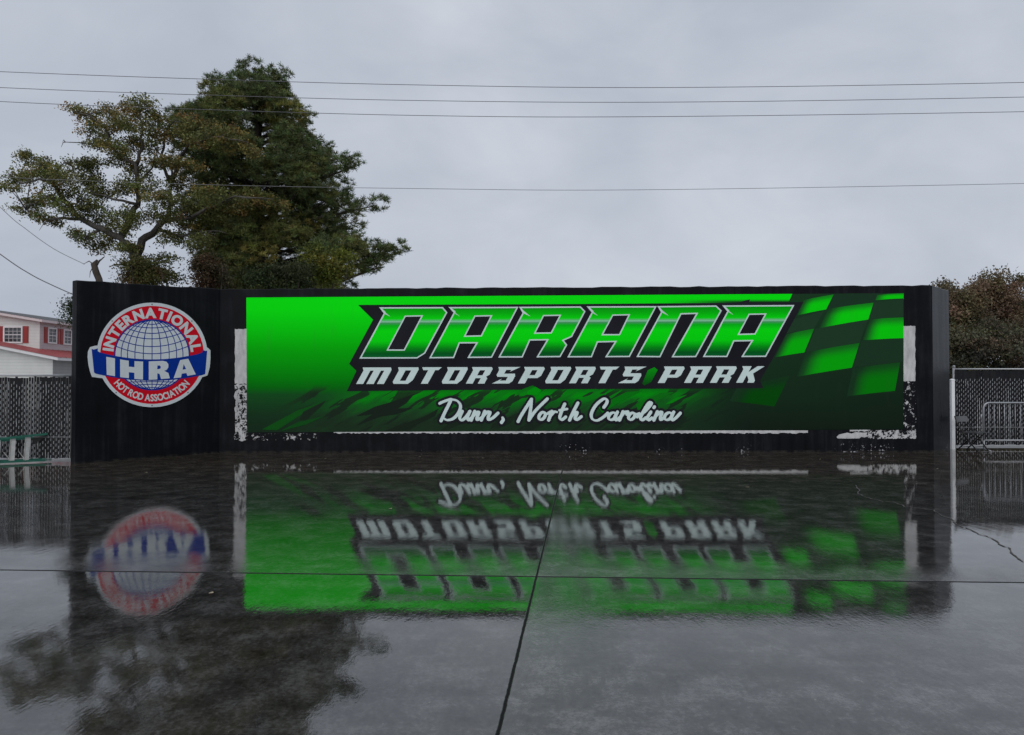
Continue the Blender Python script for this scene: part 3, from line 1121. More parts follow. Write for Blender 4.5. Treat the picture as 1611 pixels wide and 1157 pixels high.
def fence(label, x0, x1, Y, ztop, zwire, zlow, posts, seed, slope=0.0):
    fr = thing('chain_link_fence', label, 'fence', ((x0 + x1) / 2, Y, 0), 'chain-link fences beside the wall')
    yy = lambda x: Y + slope * (x - x0)
    b_ = MB()
    b_.tube([(x0, yy(x0), ztop), (x1, yy(x1), ztop)], 0.021, 10)
    b_.build('top_rail', M_GAL, fr)
    for px_ in posts:
        b_ = MB()
        b_.tube([(px_, yy(px_) + 0.06, -0.02), (px_, yy(px_) + 0.06, ztop + 0.05)], 0.03, 12)
        p_ = b_.build('post', M_GAL, fr)
        b_ = MB()
        b_.tube([(px_, yy(px_) + 0.06, ztop + 0.05), (px_, yy(px_) + 0.06, ztop + 0.075), (px_, yy(px_) + 0.06, ztop + 0.095)], [0.035, 0.032, 0.008], 12)
        b_.build('post_cap', M_GAL, p_)
    r_ = random.Random(seed)
    pitch = 0.053
    dzw = 0.056
    sl, wi = MB(), MB()
    n = int((x1 - x0) / pitch)
    for i in range(n):
        x = x0 + (i + 0.5) * pitch
        y = yy(x)
        tw = r_.uniform(-0.006, 0.006)
        zt = ztop - 0.03 + r_.uniform(-0.02, 0.012)
        zb = zlow + r_.uniform(-0.012, 0.012)
        hw = 0.0249
        sl.add([(x - hw, y + tw, zb), (x + hw, y - tw, zb), (x + hw, y - tw, zt), (x - hw, y + tw, zt),
                (x - hw, y + tw + 0.003, zb), (x + hw, y - tw + 0.003, zb), (x + hw, y - tw + 0.003, zt), (x - hw, y + tw + 0.003, zt)],
               [(0, 1, 2, 3), (5, 4, 7, 6), (4, 0, 3, 7), (1, 5, 6, 2), (3, 2, 6, 7), (4, 5, 1, 0)])
        # zig-zag wire of this diamond column, weaving in front of and behind its slat
        zz = 0.03 + (dzw if i % 2 else 0) + r_.uniform(-0.012, 0.012)
        k = 0
        pts = []
        while zz < (zwire if k % 2 == 0 else ztop):
            sx = pitch * 0.06 * (1 if k % 2 else -1) + r_.uniform(-0.004, 0.004)
            pts.append(Vector((x + pitch * 0.22 + sx, y - 0.012 + (0.0 if k % 2 else 0.004), zz)))
            zz += dzw
            k += 1
        for q_, (a, c) in enumerate(zip(pts[:-1], pts[1:])):
            if q_ % 2 and r_.random() < 0.93:      # this half of the weave runs behind the slat
                continue
            d = (c - a).normalized()
            s_ = Vector((-d.z, 0, d.x)) * 0.0033
            t_ = Vector((0, 0.003, 0))
            wi.add([a - s_ - t_, a + s_ - t_, c + s_ - t_, c - s_ - t_, a - s_ + t_, a + s_ + t_, c + s_ + t_, c - s_ + t_],
                   [(0, 3, 2, 1), (4, 5, 6, 7), (0, 4, 7, 3), (1, 2, 6, 5)])
    sl.build('privacy_slats', M_SLAT, fr)
    wi.build('wire_mesh', M_WIRE, fr)
    b_ = MB()
    b_.tube([(x0, yy(x0) - 0.02, zlow - 0.015), (x1, yy(x1) - 0.02, zlow - 0.015)], 0.005, 6)
    b_.tube([(x0, yy(x0) - 0.02, zlow + 0.42), (x1, yy(x1) - 0.02, zlow + 0.42)], 0.004, 6)
    b_.build('tension_wire', M_WIRE, fr)
    return fr


YL = 15.15
xl1 = P(121, 650, YL).x
fence('chain-link fence with black slats left of the wall in front of white house', xl1 - 4.2, xl1, YL, P(60, 591, YL).z, P(60, 604, YL).z, 0.075,
      [xl1 - 1.75, xl1 - 4.1], 1)
YR = 18.2
xr0 = P(1503, 650, YR).x
fence('chain-link fence with black slats right of the wall below brown trees', xr0, xr0 + 6.0, YR, P(1550, 581, YR).z, P(1550, 597, YR).z, 0.085,
      [xr0 + 0.012, xr0 + 2.55, xr0 + 5.0], 2)

# white post between wall and right fence
M_PVC = pmat('white_vinyl', (0.80, 0.81, 0.82), 0.35, var=0.05)
yp = 18.0
a_, b_ = P(1495.5, 597, yp), P(1500.5, 597, yp)
wp = thing('fence_post', 'white square vinyl post between right end of wall and chain-link fence', 'post', ((a_.x + b_.x) / 2, yp, 0))
mb = MB()
mb.box((a_.x, yp - 0.04, -0.01), (b_.x, yp + 0.06, a_.z - 0.03))
mb.build('post_shaft', M_PVC, wp)
mb = MB()
cx_, cy_, zc_ = (a_.x + b_.x) / 2, yp + 0.01, a_.z
h_ = (b_.x - a_.x) / 2 + 0.008
mb.add([(cx_ - h_, cy_ - h_ - .01, zc_ - .03), (cx_ + h_, cy_ - h_ - .01, zc_ - .03), (cx_ + h_, cy_ + h_ + .01, zc_ - .03), (cx_ - h_, cy_ + h_ + .01, zc_ - .03),
        (cx_ - h_, cy_ - h_ - .01, zc_ - .01), (cx_ + h_, cy_ - h_ - .01, zc_ - .01), (cx_ + h_, cy_ + h_ + .01, zc_ - .01), (cx_ - h_, cy_ + h_ + .01, zc_ - .01), (cx_, cy_, zc_ + .015)],
       [(3, 2, 1, 0), (0, 1, 5, 4), (1, 2, 6, 5), (2, 3, 7, 6), (3, 0, 4, 7), (4, 5, 8), (5, 6, 8), (6, 7, 8), (7, 4, 8)])
mb.build('post_cap', M_PVC, wp)

# =================================================================== CROWD BARRIER
M_BAR = pmat('barrier_steel', (0.33, 0.34, 0.36), 0.4, metal=0.6, var=0.1, vscale=5)
yb_ = 17.55
bl = P(1548, 700, yb_).x
ztb = P(1560, 634, yb_).z
zbb = P(1560, 693, yb_).z
br = bl + 2.3
bar = thing('crowd_barrier', 'grey steel crowd barrier with rounded corners in front of right fence', 'barrier', ((bl + br) / 2, yb_, 0))
rc = 0.13
pts = [(bl, yb_, zbb)]
pts += [(bl, yb_, ztb - rc)] + [(bl + rc - rc * math.cos(R(a)), yb_, ztb - rc + rc * math.sin(R(a))) for a in (15, 30, 45, 60, 75, 90)]
pts += [(br - rc + rc * math.sin(R(a)), yb_, ztb - rc + rc * math.cos(R(a))) for a in (0, 15, 30, 45, 60, 75, 90)] + [(br, yb_, zbb)]
mb = MB()
mb.tube(pts, 0.021, 10)
mb.tube([(bl, yb_, zbb), (br, yb_, zbb)], 0.018, 10)
mb.build('frame', M_BAR, bar)
nb_ = 19
for k in range(1, nb_):
    x = bl + (br - bl) * k / nb_
    mb = MB()
    mb.tube([(x, yb_, zbb), (x, yb_, ztb)], 0.0075, 6)
    mb.build('upright', M_BAR, bar)
for x in (bl, br):
    mb = MB()
    mb.tube([(x, yb_, zbb), (x, yb_, 0.02)], 0.02, 10)
    mb.tube([(x, yb_ - 0.28, 0.013), (x, yb_, 0.05), (x, yb_ + 0.28, 0.013)], 0.013, 8)
    mb.build('foot', M_BAR, bar)
mb = MB()
mb.tube([(bl - 0.055, yb_, P(0, 660, yb_).z), (bl - 0.055, yb_, P(0, 652, yb_).z)], 0.012, 8)
mb.bar((bl - 0.06, yb_, P(0, 652, yb_).z), (bl, yb_, P(0, 652, yb_).z), 0.015, 0.015)
mb.build('hook', M_BAR, bar)

# =================================================================== FOLDING CHAIR
M_CH = pmat('dark_grey_plastic', (0.040, 0.041, 0.044), 0.4, var=0.1)
M_CHB = pmat('grey_plastic', (0.095, 0.097, 0.103), 0.38, var=0.1)
M_CHL = pmat('dark_steel_tube', (0.012, 0.012, 0.013), 0.4, metal=0.4, var=0.1)
yc_ = 17.45
c0 = G(1523, 708)
ch = thing('folding_chair', 'dark folding chair standing by white post and right fence', 'chair', (c0.x, yc_, 0))
ux, uy = Vector((0.48, -0.88, 0)).normalized(), Vector((0.88, 0.48, 0)).normalized()    # forward of the chair / its left
O = Vector((P(1529, 700, yc_).x, yc_, 0))
C_ = lambda f, s_, z: O + ux * f + uy * s_ + Vector((0, 0, z))
W_ = 0.215
for s_ in (-1, 1):
    mb = MB()
    mb.tube([C_(0.25, s_ * W_, 0.01), C_(-0.05, s_ * W_, 0.40), C_(-0.22, s_ * W_, 0.66), C_(-0.26, s_ * W_, 0.80)], 0.015, 8)
    mb.build('front_leg', M_CHL, ch)
    mb = MB()
    mb.tube([C_(-0.24, s_ * (W_ - 0.03), 0.01), C_(0.06, s_ * (W_ - 0.03), 0.30), C_(0.19, s_ * (W_ - 0.03), 0.43)], 0.015, 8)
    mb.build('rear_leg', M_CHL, ch)
mb = MB()
n = 8
vs, fs = [], []
for j in range(2):
    for i in range(n + 1):
        t = i / n * 2 - 1
        for zz, dy in ((0.665, -0.235 + 0.02), (0.79, -0.262 + 0.0)):
            vs.append(C_(dy - 0.035 * (1 - t * t) + 0.022 * j, t * (W_ + 0.01), zz))
for j, flip in ((0, False), (1, True)):
    for i in range(n):
        b0 = j * (n + 1) * 2 + i * 2
        q = (b0, b0 + 2, b0 + 3, b0 + 1)
        fs.append(q if flip else q[::-1])
m2 = (n + 1) * 2
for i in range(n):
    for e in (0, 1):
        fs.append((i * 2 + e, i * 2 + 2 + e, m2 + i * 2 + 2 + e, m2 + i * 2 + e))
for i in (0, n):
    fs.append((i * 2, i * 2 + 1, m2 + i * 2 + 1, m2 + i * 2))
mb.add(vs, fs)
mb.build('backrest', M_CHB, ch)
mb = MB()
M4 = Matrix((ux, uy, Vector((0, 0, 1)))).transposed().to_4x4()
M4.translation = O
mb.box((-0.14, -0.21, 0.420), (0.25, 0.21, 0.445), 0, M4)
mb.build('seat', M_CH, ch, bevel=0.01)
mb = MB()
mb.tube([C_(0.17, -W_, 0.115), C_(0.17, W_, 0.115)], 0.008, 6)
mb.tube([C_(-0.16, -W_ + 0.03, 0.09), C_(-0.16, W_ - 0.03, 0.09)], 0.008, 6)
mb.build('crossbar', M_CHL, ch)

# =================================================================== STEPLADDER lying on its side
M_FG = pmat('green_fibreglass', (0.004, 0.10, 0.065), 0.4, var=0.15, vscale=6)
M_AL = pmat('dull_aluminium', (0.50, 0.50, 0.48), 0.45, metal=0.35, var=0.15, vscale=8)
M_BK = pmat('black_rubber', (0.015, 0.015, 0.015), 0.6)
lad = thing('stepladder', 'green stepladder with pale metal steps lying on its side by left fence', 'ladder', (-9.4, 14.5, 0))
lr = G(71, 727.5)
lr.z = 0.03
ll = G(-110, 736)
ll.z = 0.03
ur = P(75, 684, lr.y + 0.02)
ul = P(-110, 704, ll.y + 0.10)
ul.z = max(ul.z, 0.38)


def channel(a, c, name, parent):
    b2 = MB()
    b2.bar(a, c, 0.085, 0.012, 0, up=(0, 0, 1))
    o2 = b2.build(name, M_FG, parent)
    b2 = MB()
    d2 = (Vector(c) - Vector(a)).normalized()
    sd_ = d2.cross(Vector((0, 0, 1))).normalized() * 0.04
    for s2 in (-1, 1):
        b2.bar(Vector(a) + sd_ * s2 + Vector((0, 0, 0.018)), Vector(c) + sd_ * s2 + Vector((0, 0, 0.018)), 0.006, 0.03)
    b2.build('rail_flange', M_FG, o2)


channel(lr, ll, 'rail', lad)
channel(ur, ul, 'rail', lad)
Ln = (ll - lr).length
for k in range(7):
    t = (0.31 + 0.238 * k) / Ln
    if t > 0.97:
        break
    a, c = lr.lerp(ll, t), ur.lerp(ul, t)
    a = a + Vector((0, 0, 0.008))
    c = c - Vector((0, 0, 0.008))
    mb = MB()
    mb.bar(a, c, 0.010, 0.075, 0, up=(0.74, 0.67, 0))
    mb.bar(a + Vector((-0.03, -0.035, 0)), c + Vector((-0.03, -0.035, 0)), 0.006, 0.03, 0, up=(0, 1, 0))
    st_ = mb.build('step', M_AL, lad)
    mb = MB()
    mb.bar(a + Vector((0.012, -0.05, 0.02)), a.lerp(c, 0.42) + Vector((-0.14, -0.05, 0)), 0.004, 0.02, 0, up=(0, 1, 0))
    mb.build('step_brace', M_AL, st_)
# rear rails folded against the front ones
mb = MB()
o3 = Vector((0.05, 0.13, 0.02))
mb.bar(lr + o3, ll + o3, 0.03, 0.05)
mb.build('rear_rail', M_FG, lad)
mb = MB()
o3 = Vector((-0.12, 0.13, -0.035))
mb.bar(ur + o3, ul + o3, 0.03, 0.05)
mb.build('rear_rail', M_FG, lad)
mb = MB()
a, c = lr.lerp(ll, 0.20), ur.lerp(ul, 0.02)
mb.add([ur + Vector((-0.02, 0.02, -0.02)), ur + Vector((-0.34, 0.02, -0.02)), ur + Vector((-0.30, 0.02, -0.19)), ur + Vector((-0.24, 0.02, -0.16)),
        ur + Vector((-0.02, 0.05, -0.02)), ur + Vector((-0.34, 0.05, -0.02)), ur + Vector((-0.30, 0.05, -0.19)), ur + Vector((-0.24, 0.05, -0.16))],
       [(0, 1, 2, 3), (7, 6, 5, 4), (0, 4, 5, 1), (1, 5, 6, 2), (2, 6, 7, 3), (3, 7, 4, 0)])
mb.build('hinge_plate', M_BK, lad)

# =================================================================== HOUSE


def siding_mat(name, col):
    m_ = bpy.data.materials.new(name)
    m_.use_nodes = True
    t = m_.node_tree
    n = N(t)
    b = t.nodes['Principled BSDF']
    co = n.node('ShaderNodeTexCoord').outputs['Object']
    x, y, z = n.sep(co)
    fr_ = n.m('FRACT', n.m('MULTIPLY', z, 5.2))
    line = n.ss(fr_, 0.0, 0.16, 1, 0)
    dirt = n.noise(n.mapping(co, (1, 1, 0.4)), 1.5, 5)
    base = n.ramp(dirt, [(0.3, tuple(c * 0.88 for c in col)), (0.7, col)])
    base = n.mix(n.m('MULTIPLY', line, 0.45), base, tuple(c * 0.4 for c in col))
    n.set(b.inputs['Base Color'], base)
    b.inputs['Roughness'].default_value = 0.55
    bp = n.node('ShaderNodeBump', {'Height': fr_, 'Distance': 0.012, 'Strength': 0.7})
    n.set(b.inputs['Normal'], bp.outputs[0])
    return m_


M_SID = siding_mat('white_siding', (0.66, 0.665, 0.645))
M_SID_SHADE = siding_mat('shaded_siding', (0.52, 0.46, 0.46))  # white siding in shade: darkening and red bounce put into the colour
M_RED = pmat('red_metal_roof', (0.29, 0.055, 0.055), 0.4, var=0.1, vscale=0.8)
M_SHUT = pmat('red_shutter', (0.30, 0.022, 0.020), 0.5, var=0.1)
M_TRIM = pmat('white_trim', (0.68, 0.67, 0.68), 0.5, var=0.05)
M_PTRIM = pmat('pink_fascia', (0.60, 0.52, 0.52), 0.5, var=0.05)
M_GLS = pmat('window_glass', (0.03, 0.035, 0.04), 0.06, spec=0.8, var=0.3, vscale=0.8)
M_DGREY = pmat('dark_shingle', (0.06, 0.06, 0.065), 0.7)
hX, hY = -29.75, 48.0
house = thing('white_house', 'white sided two-storey house with red roof and red shutters behind left fence', 'house', (-34, 52, 0))
Yb = 62.0
# upper storey
zR = lambda X: 5.36 + 0.165 * (hX - X)            # rake of the upper roof
ridge = -36.5
mb = MB()
mb.add([(hX, hY, 2.0), (ridge, hY, 2.0), (ridge, hY, zR(ridge)), (hX, hY, zR(hX))], [(0, 3, 2, 1)])
mb.add([(ridge, hY, 2.0), (2 * ridge - hX, hY, 2.0), (2 * ridge - hX, hY, zR(hX)), (ridge, hY, zR(ridge))], [(0, 3, 2, 1)])
mb.add([(2 * ridge - hX, hY, 2.0), (2 * ridge - hX, Yb, 2.0), (2 * ridge - hX, Yb, zR(hX)), (2 * ridge - hX, hY, zR(hX))], [(0, 3, 2, 1)])
mb.build('upper_wall', M_SID, house)
mb = MB()
mb.add([(hX, hY, 2.0), (hX, Yb, 2.0), (hX, Yb, zR(hX)), (hX, hY, zR(hX))], [(0, 1, 2, 3)])
mb.build('side_wall', M_SID_SHADE, house)
mb = MB()
ov = 0.38
for sg in (1, -1):
    xe = (hX + ov) if sg == 1 else (2 * ridge - hX - ov)
    ze = zR(hX) - 0.165 * ov
    zr_ = zR(ridge)
    y0, y1 = hY - 0.4, Yb + 0.3
    t_ = 0.16
    vs = [(xe, y0, ze), (xe, y1, ze), (ridge, y1, zr_), (ridge, y0, zr_), (xe, y0, ze + t_), (xe, y1, ze + t_), (ridge, y1, zr_ + t_), (ridge, y0, zr_ + t_)]
    mb.add(vs, [(0, 3, 2, 1), (4, 5, 6, 7), (0, 1, 5, 4), (3, 0, 4, 7), (1, 2, 6, 5)], 1)
    mb.add([(xe, y0 - .02, ze + t_ + .005), (xe, y1, ze + t_ + .005), (ridge, y1, zr_ + t_ + .005), (ridge, y0 - .02, zr_ + t_ + .005)], [(0, 1, 2, 3)], 0)
mb.build('upper_roof', [M_DGREY, M_PTRIM], house)
# lower wing in front
lX, lY = -27.1, 45.0
zL = lambda X: 2.83 + 0.20 * (lX + 0.45 - X)
lr_ = -38.0
mb = MB()
mb.add([(lX, lY, -0.1), (lr_, lY, -0.1), (lr_, lY, zL(lr_)), (lX, lY, zL(lX))], [(0, 3, 2, 1)])
mb.build('lower_wall', M_SID, house)
mb = MB()
mb.add([(lX, lY, -0.1), (lX, Yb, -0.1), (lX, Yb, zL(lX)), (lX, lY, zL(lX))], [(0, 1, 2, 3)])
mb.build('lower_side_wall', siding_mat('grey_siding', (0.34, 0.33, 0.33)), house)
mb = MB()
xe = lX + 0.5
y0, y1 = lY - 0.35, Yb
vs = [(xe, y0, zL(xe)), (xe, y1, zL(xe)), (lr_, y1, zL(lr_)), (lr_, y0, zL(lr_))]
tp = [(x, y, z + 0.17) for x, y, z in vs]
mb.add(vs + tp, [(0, 3, 2, 1), (0, 1, 5, 4), (3, 0, 4, 7), (1, 2, 6, 5)], 1)
mb.add([(xe + .03, y0 - .03, zL(xe) + .176), (xe + .03, y1, zL(xe) + .176), (lr_, y1, zL(lr_) + .176), (lr_, y0 - .03, zL(lr_) + .176)], [(0, 1, 2, 3)], 0)
# standing seams
for k in range(30):
    y = y0 + 0.3 + k * 0.55
    if y < y1:
        mb.bar((xe + .03, y, zL(xe) + .18), (lr_, y, zL(lr_) + .18), 0.03, 0.03, 0)
mb.build('lower_roof', [M_RED, M_TRIM], house)


def window(x0, x1, z0, z1, plane, nx, nz):
    """plane 'front': on y = hY - small ; 'side': on x = hX"""
    def T(u, v, d):
        return (u, hY - d, v) if plane == 'front' else (hX + d, u, v)
    def bx(b2, u0, u1, v0, v1, d0, d1):
        p_, q_ = T(u0, v0, d0), T(u1, v1, d1)
        b2.box(tuple(min(a, c) for a, c in zip(p_, q_)), tuple(max(a, c) for a, c in zip(p_, q_)))
    b2 = MB()
    t_ = 0.09
    bx(b2, x0 - t_, x0, z0 - t_, z1 + t_, 0.003, 0.07)
    bx(b2, x1, x1 + t_, z0 - t_, z1 + t_, 0.003, 0.07)
    bx(b2, x0, x1, z1, z1 + t_, 0.003, 0.07)
    bx(b2, x0, x1, z0 - t_, z0, 0.003, 0.07)
    for k in range(1, nx):
        x = x0 + (x1 - x0) * k / nx
        bx(b2, x - 0.009, x + 0.009, z0, z1, 0.025, 0.045)
    for k in range(1, nz):
        z = z0 + (z1 - z0) * k / nz
        wd = 0.024 if k == nz // 2 else 0.009
        bx(b2, x0, x1, z - wd, z + wd, 0.024, 0.047)
    f2 = b2.build('window', M_TRIM, house)
    b2 = MB()
    bx(b2, x0, x1, z0, z1, 0.004, 0.018)
    b2.build('pane', M_GLS, f2)


def shutter(x0, x1, z0, z1, plane):
    b2 = MB()
    def bx(u0, u1, v0, v1, d0, d1):
        if plane == 'front':
            b2.box((min(u0, u1), hY - d1, v0), (max(u0, u1), hY - d0, v1))
        else:
            b2.box((hX + d0, min(u0, u1), v0), (hX + d1, max(u0, u1), v1))
    bx(x0, x1, z0, z1, 0.003, 0.04)
    m_ = (x1 - x0) * 0.15
    n2 = 10
    for k in range(n2):
        v0 = z0 + 0.08 + (z1 - z0 - 0.16) * k / n2
        bx(x0 + m_, x1 - m_, v0, v0 + (z1 - z0 - 0.16) / n2 * 0.6, 0.042, 0.055)
    b2.build('shutter', M_SHUT, house)


fx = lambda px: P(px, 530, hY).x
fz = lambda py: P(30, py, hY).z
window(fx(8), fx(34), fz(538), fz(516), 'front', 4, 4)
shutter(fx(-6), fx(5.5), fz(540), fz(513.5), 'front')
shutter(fx(36.5), fx(45), fz(540), fz(513.5), 'front')
sy = lambda px: hX * F / (px - CX)


def sz(py, px):
    return P(px, py, sy(px)).z


zt_, zb_ = sz(515, 72), sz(540, 72)
for a, c in ((68.5, 73.5), (87.5, 92), (93.5, 98), (111, 116)):
    shutter(sy(a), sy(c), zb_, zt_, 'side')
for a, c in ((75, 86.5), (99.5, 110)):
    window(sy(a), sy(c), zb_ + .08, zt_ - .08, 'side', 2, 4)

# =================================================================== TREES


def leaf_mat(name):
    m_ = bpy.data.materials.new(name)
    m_.use_nodes = True
    t = m_.node_tree
    n = N(t)
    b = t.nodes['Principled BSDF']
    a = n.node('ShaderNodeAttribute', attribute_name='Col')
    n.set(b.inputs['Base Color'], a.outputs['Color'])
    b.inputs['Roughness'].default_value = 0.6
    b.inputs['Specular IOR Level'].default_value = 0.25
    tr = n.node('ShaderNodeBsdfTranslucent', {'Color': a.outputs['Color']})
    mx_ = n.node('ShaderNodeMixShader', {0: 0.25, 1: b.outputs[0], 2: tr.outputs[0]})
    n.set(t.nodes['Material Output'].inputs[0], mx_.outputs[0])
    return m_


M_LEAF = leaf_mat('foliage')
M_BARK = pmat('bark', (0.055, 0.046, 0.038), 0.85, spec=0.2, var=0.3, vscale=3, bump=0.03, bscale=9, stretch=(2, 2, 0.5))
M_BARK2 = pmat('grey_bark', (0.085, 0.078, 0.070), 0.85, spec=0.2, var=0.3, vscale=3, bump=0.03, bscale=9, stretch=(2, 2, 0.5))


def leaf_obj(name, quads, cols, parent):
    """quads: (N,4,3) world coords, cols: (N,3)"""
    off = np.array(root_loc(parent))
    Q = (quads - off).reshape(-1, 3).astype(np.float32)
    n = len(quads)
    me = bpy.data.meshes.new(name)
    me.vertices.add(4 * n)
    me.vertices.foreach_set('co', Q.ravel())
    me.loops.add(4 * n)
    me.loops.foreach_set('vertex_index', np.arange(4 * n, dtype=np.int32))
    me.polygons.add(n)
    me.polygons.foreach_set('loop_start', np.arange(0, 4 * n, 4, dtype=np.int32))
    me.update(calc_edges=True)
    ca = me.color_attributes.new('Col', 'FLOAT_COLOR', 'POINT')
    c = np.ones((n, 4, 4), dtype=np.float32)
    c[:, :, :3] = cols[:, None, :]
    ca.data.foreach_set('color', c.ravel())
    me.materials.append(M_LEAF)
    o = bpy.data.objects.new(name, me)
    COL.objects.link(o)
    o.parent = parent
    return o


def unit(rs, n):
    v = rs.normal(size=(n, 3))
    return v / np.linalg.norm(v, axis=1, keepdims=True)


def leaves_at(rs, cen, L, W, droop=0.2):
    """rhombic leaves at points cen"""
    n = len(cen)
    d = unit(rs, n)
    d[:, 2] -= droop
    d /= np.linalg.norm(d, axis=1, keepdims=True)
    s = np.cross(d, unit(rs, n))
    s /= np.linalg.norm(s, axis=1, keepdims=True) + 1e-9
    l = (L * rs.uniform(0.6, 1.25, n))[:, None]
    w_ = (W * rs.uniform(0.6, 1.25, n))[:, None]
    nrm_ = np.cross(d, s)
    bend = nrm_ * l * 0.12
    return np.stack([cen - d * l * 0.5, cen + s * w_ * 0.5 + bend, cen + d * l * 0.5, cen - s * w_ * 0.5 + bend], axis=1)


def tufts_at(rs, cen, n_per, L, W, up=0.45):
    """needle brushes: narrow blades radiating from each point"""
    n = len(cen)
    c = np.repeat(cen, n_per, axis=0)
    d = unit(rs, n * n_per)
    d[:, 2] = d[:, 2] * 0.8 + up
    d /= np.linalg.norm(d, axis=1, keepdims=True)
    s = np.cross(d, unit(rs, n * n_per))
    s /= np.linalg.norm(s, axis=1, keepdims=True) + 1e-9
    l = (L * rs.uniform(0.7, 1.2, n * n_per))[:, None]
    return np.stack([c - s * W * 0.3, c + s * W * 0.3, c + d * l + s * W * 0.22, c + d * l - s * W * 0.22], axis=1)


def vary(rs, base, n, hue=0.15, val=0.3):
    base = np.array(base)
    c = np.tile(base, (n, 1)) * rs.uniform(1 - val, 1 + val, (n, 1))
    return np.clip(c * (1 + rs.uniform(-hue, hue, (n, 3))), 0.002, 1)


# ---- the pine
rs = np.random.RandomState(11)
YP = 30.0
pb = P(402, 452, YP)
pine = thing('pine_tree', 'tall dense dark green pine tree rising behind left part of the wall', 'tree', (pb.x, YP, 0))
ptop = P(411, 104, YP)
mb = MB()
tr_pts, tr_r = [], []
for k in range(15):
    t = k / 14
    tr_pts.append(Vector((pb.x + (ptop.x - pb.x) * t + 0.10 * math.sin(t * 7), YP + 0.12 * math.sin(t * 5), ptop.z * t)))
    tr_r.append(0.36 * (1 - t) ** 0.85 + 0.03)
mb.tube(tr_pts, tr_r, 10)
mb.build('trunk', M_BARK, pine)
sil = np.array([  # py, left, right
    (88, 398, 428), (100, 372, 445), (112, 350, 464), (135, 334, 470), (148, 300, 492), (165, 262, 505), (182, 257, 512), (200, 258, 522), (230, 262, 530), (255, 268, 556),
    (278, 272, 563), (300, 276, 560), (315, 282, 584), (335, 288, 582), (355, 292, 572), (378, 300, 584), (390, 316, 632), (402, 322, 626), (425, 330, 600), (448, 330, 585), (470, 340, 570)])
cl_c, cl_r = [], []
br_mb = MB()
rp = random.Random(5)
ncl = 275
for i in range(ncl):
    py = 122 + (466 - 122) * ((i + rp.random()) / ncl) ** 0.9
    lk = py - (17 if py < 230 else 8)
    l_ = np.interp(lk, sil[:, 0], sil[:, 1])
    r_ = np.interp(lk, sil[:, 0], sil[:, 2])
    tx = 406
    az = rp.uniform(0, 2 * math.pi)
    cx_, sx_ = math.cos(az), math.sin(az)
    m_px = YP / F
    ext = ((r_ - tx) if cx_ > 0 else (tx - l_)) * m_px
    dep = 0.5 * (r_ - l_) * m_px * 0.95
    fr_ = rp.uniform(0.12, 1.0) ** 0.45
    R_ = min(0.82, 0.40 + 0.13 * 0.5 * (r_ - l_) * m_px)
    hx, hy = max(0.1, ext - R_ * 0.75) * cx_ * fr_, max(0.1, dep - R_ * 0.75) * sx_ * fr_
    zc = P(tx, py, YP).z - 0.1
    c = Vector((P(tx, py, YP).x + hx, YP + hy, zc + rp.uniform(-0.25, 0.25)))
    cl_c.append(c)
    cl_r.append(R_ * rp.uniform(0.72, 1.12))
    # limb from the trunk to the clump
    dist = math.hypot(hx, hy)
    zt0 = max(1.0, c.z - 0.28 * dist - 0.2)
    t = min(1, zt0 / ptop.z)
    a = Vector((pb.x + (ptop.x - pb.x) * t, YP, zt0))
    mid = a.lerp(c, 0.55) + Vector((0, 0, -0.10 * dist + rp.uniform(-.1, .1)))
    r0 = 0.035 + 0.014 * dist
    if dist > 0.6:
        br_mb.tube([a, a.lerp(mid, 0.5) + Vector((0, 0, 0.03)), mid, mid.lerp(c, 0.6), c], [r0, r0 * 0.8, r0 * 0.6, r0 * 0.4, 0.012], 6)
# two long arms on the right, the lower with open gaps under it
for (ax, ay, bx_, by_, rr) in ((470, 425, 628, 392, 0.5), (560, 418, 612, 402, 0.55), (500, 400, 590, 388, 0.5), (540, 440, 600, 420, 0.45), (470, 350, 585, 325, 0.6), (450, 300, 560, 262, 0.6)):
    a, c = P(ax, ay, YP - 0.4), P(bx_, by_, YP - 0.6)
    br_mb.tube([P(406, ay + 22, YP), a, a.lerp(c, 0.5), c], [0.11, 0.08, 0.05, 0.02], 6)
    for t in (0.6, 0.8, 1.0):
        cl_c.append(a.lerp(c, t) + Vector((rp.uniform(-.2, .1), rp.uniform(-.4, .4), rp.uniform(0, .15))))
        cl_r.append(rr * rp.uniform(0.7, 1.0))
br_mb.build('limbs', M_BARK, pine)
qs, cs = [], []
for c, r_ in zip(cl_c, cl_r):
    nt = int(78 * r_ ** 1.8) + 8
    d = unit(rs, nt)
    d[:, 2] = d[:, 2] * 0.62 + 0.08
    rad = rs.uniform(0.45, 1.0, nt) ** 0.55
    cen = np.array(c) + d * (rad * r_)[:, None]
    q = tufts_at(rs, cen, 30, 0.165, 0.026)
    low_ = min(1, max(0, (ptop.z * 0.72 - c.z) / (ptop.z * 0.4)))
    base = (0.104, 0.134, 0.050) if rs.rand() < 0.75 - 0.35 * low_ else ((0.155, 0.168, 0.050) if rs.rand() < 0.72 else (0.215, 0.205, 0.055))
    tuft_c = vary(rs, base, nt, 0.12, 0.35)
    cs.append(np.clip(np.repeat(tuft_c, 30, axis=0) * rs.uniform(0.7, 1.3, (nt * 30, 1)), 0.002, 1))
    qs.append(q)
leaf_obj('crown', np.concatenate(qs), np.concatenate(cs), pine)

# ---- broad autumn tree to the left of it
T7 = lambda x, y: (x / 2.441, 60 + y / 2.441)
YO = 27.0
ob = P(T7(545, 950)[0], 470, YO)
oak = thing('oak_tree', 'open spreading tree with olive and rusty autumn leaves left of the pine', 'tree', (ob.x, YO, 0))
ro = random.Random(21)


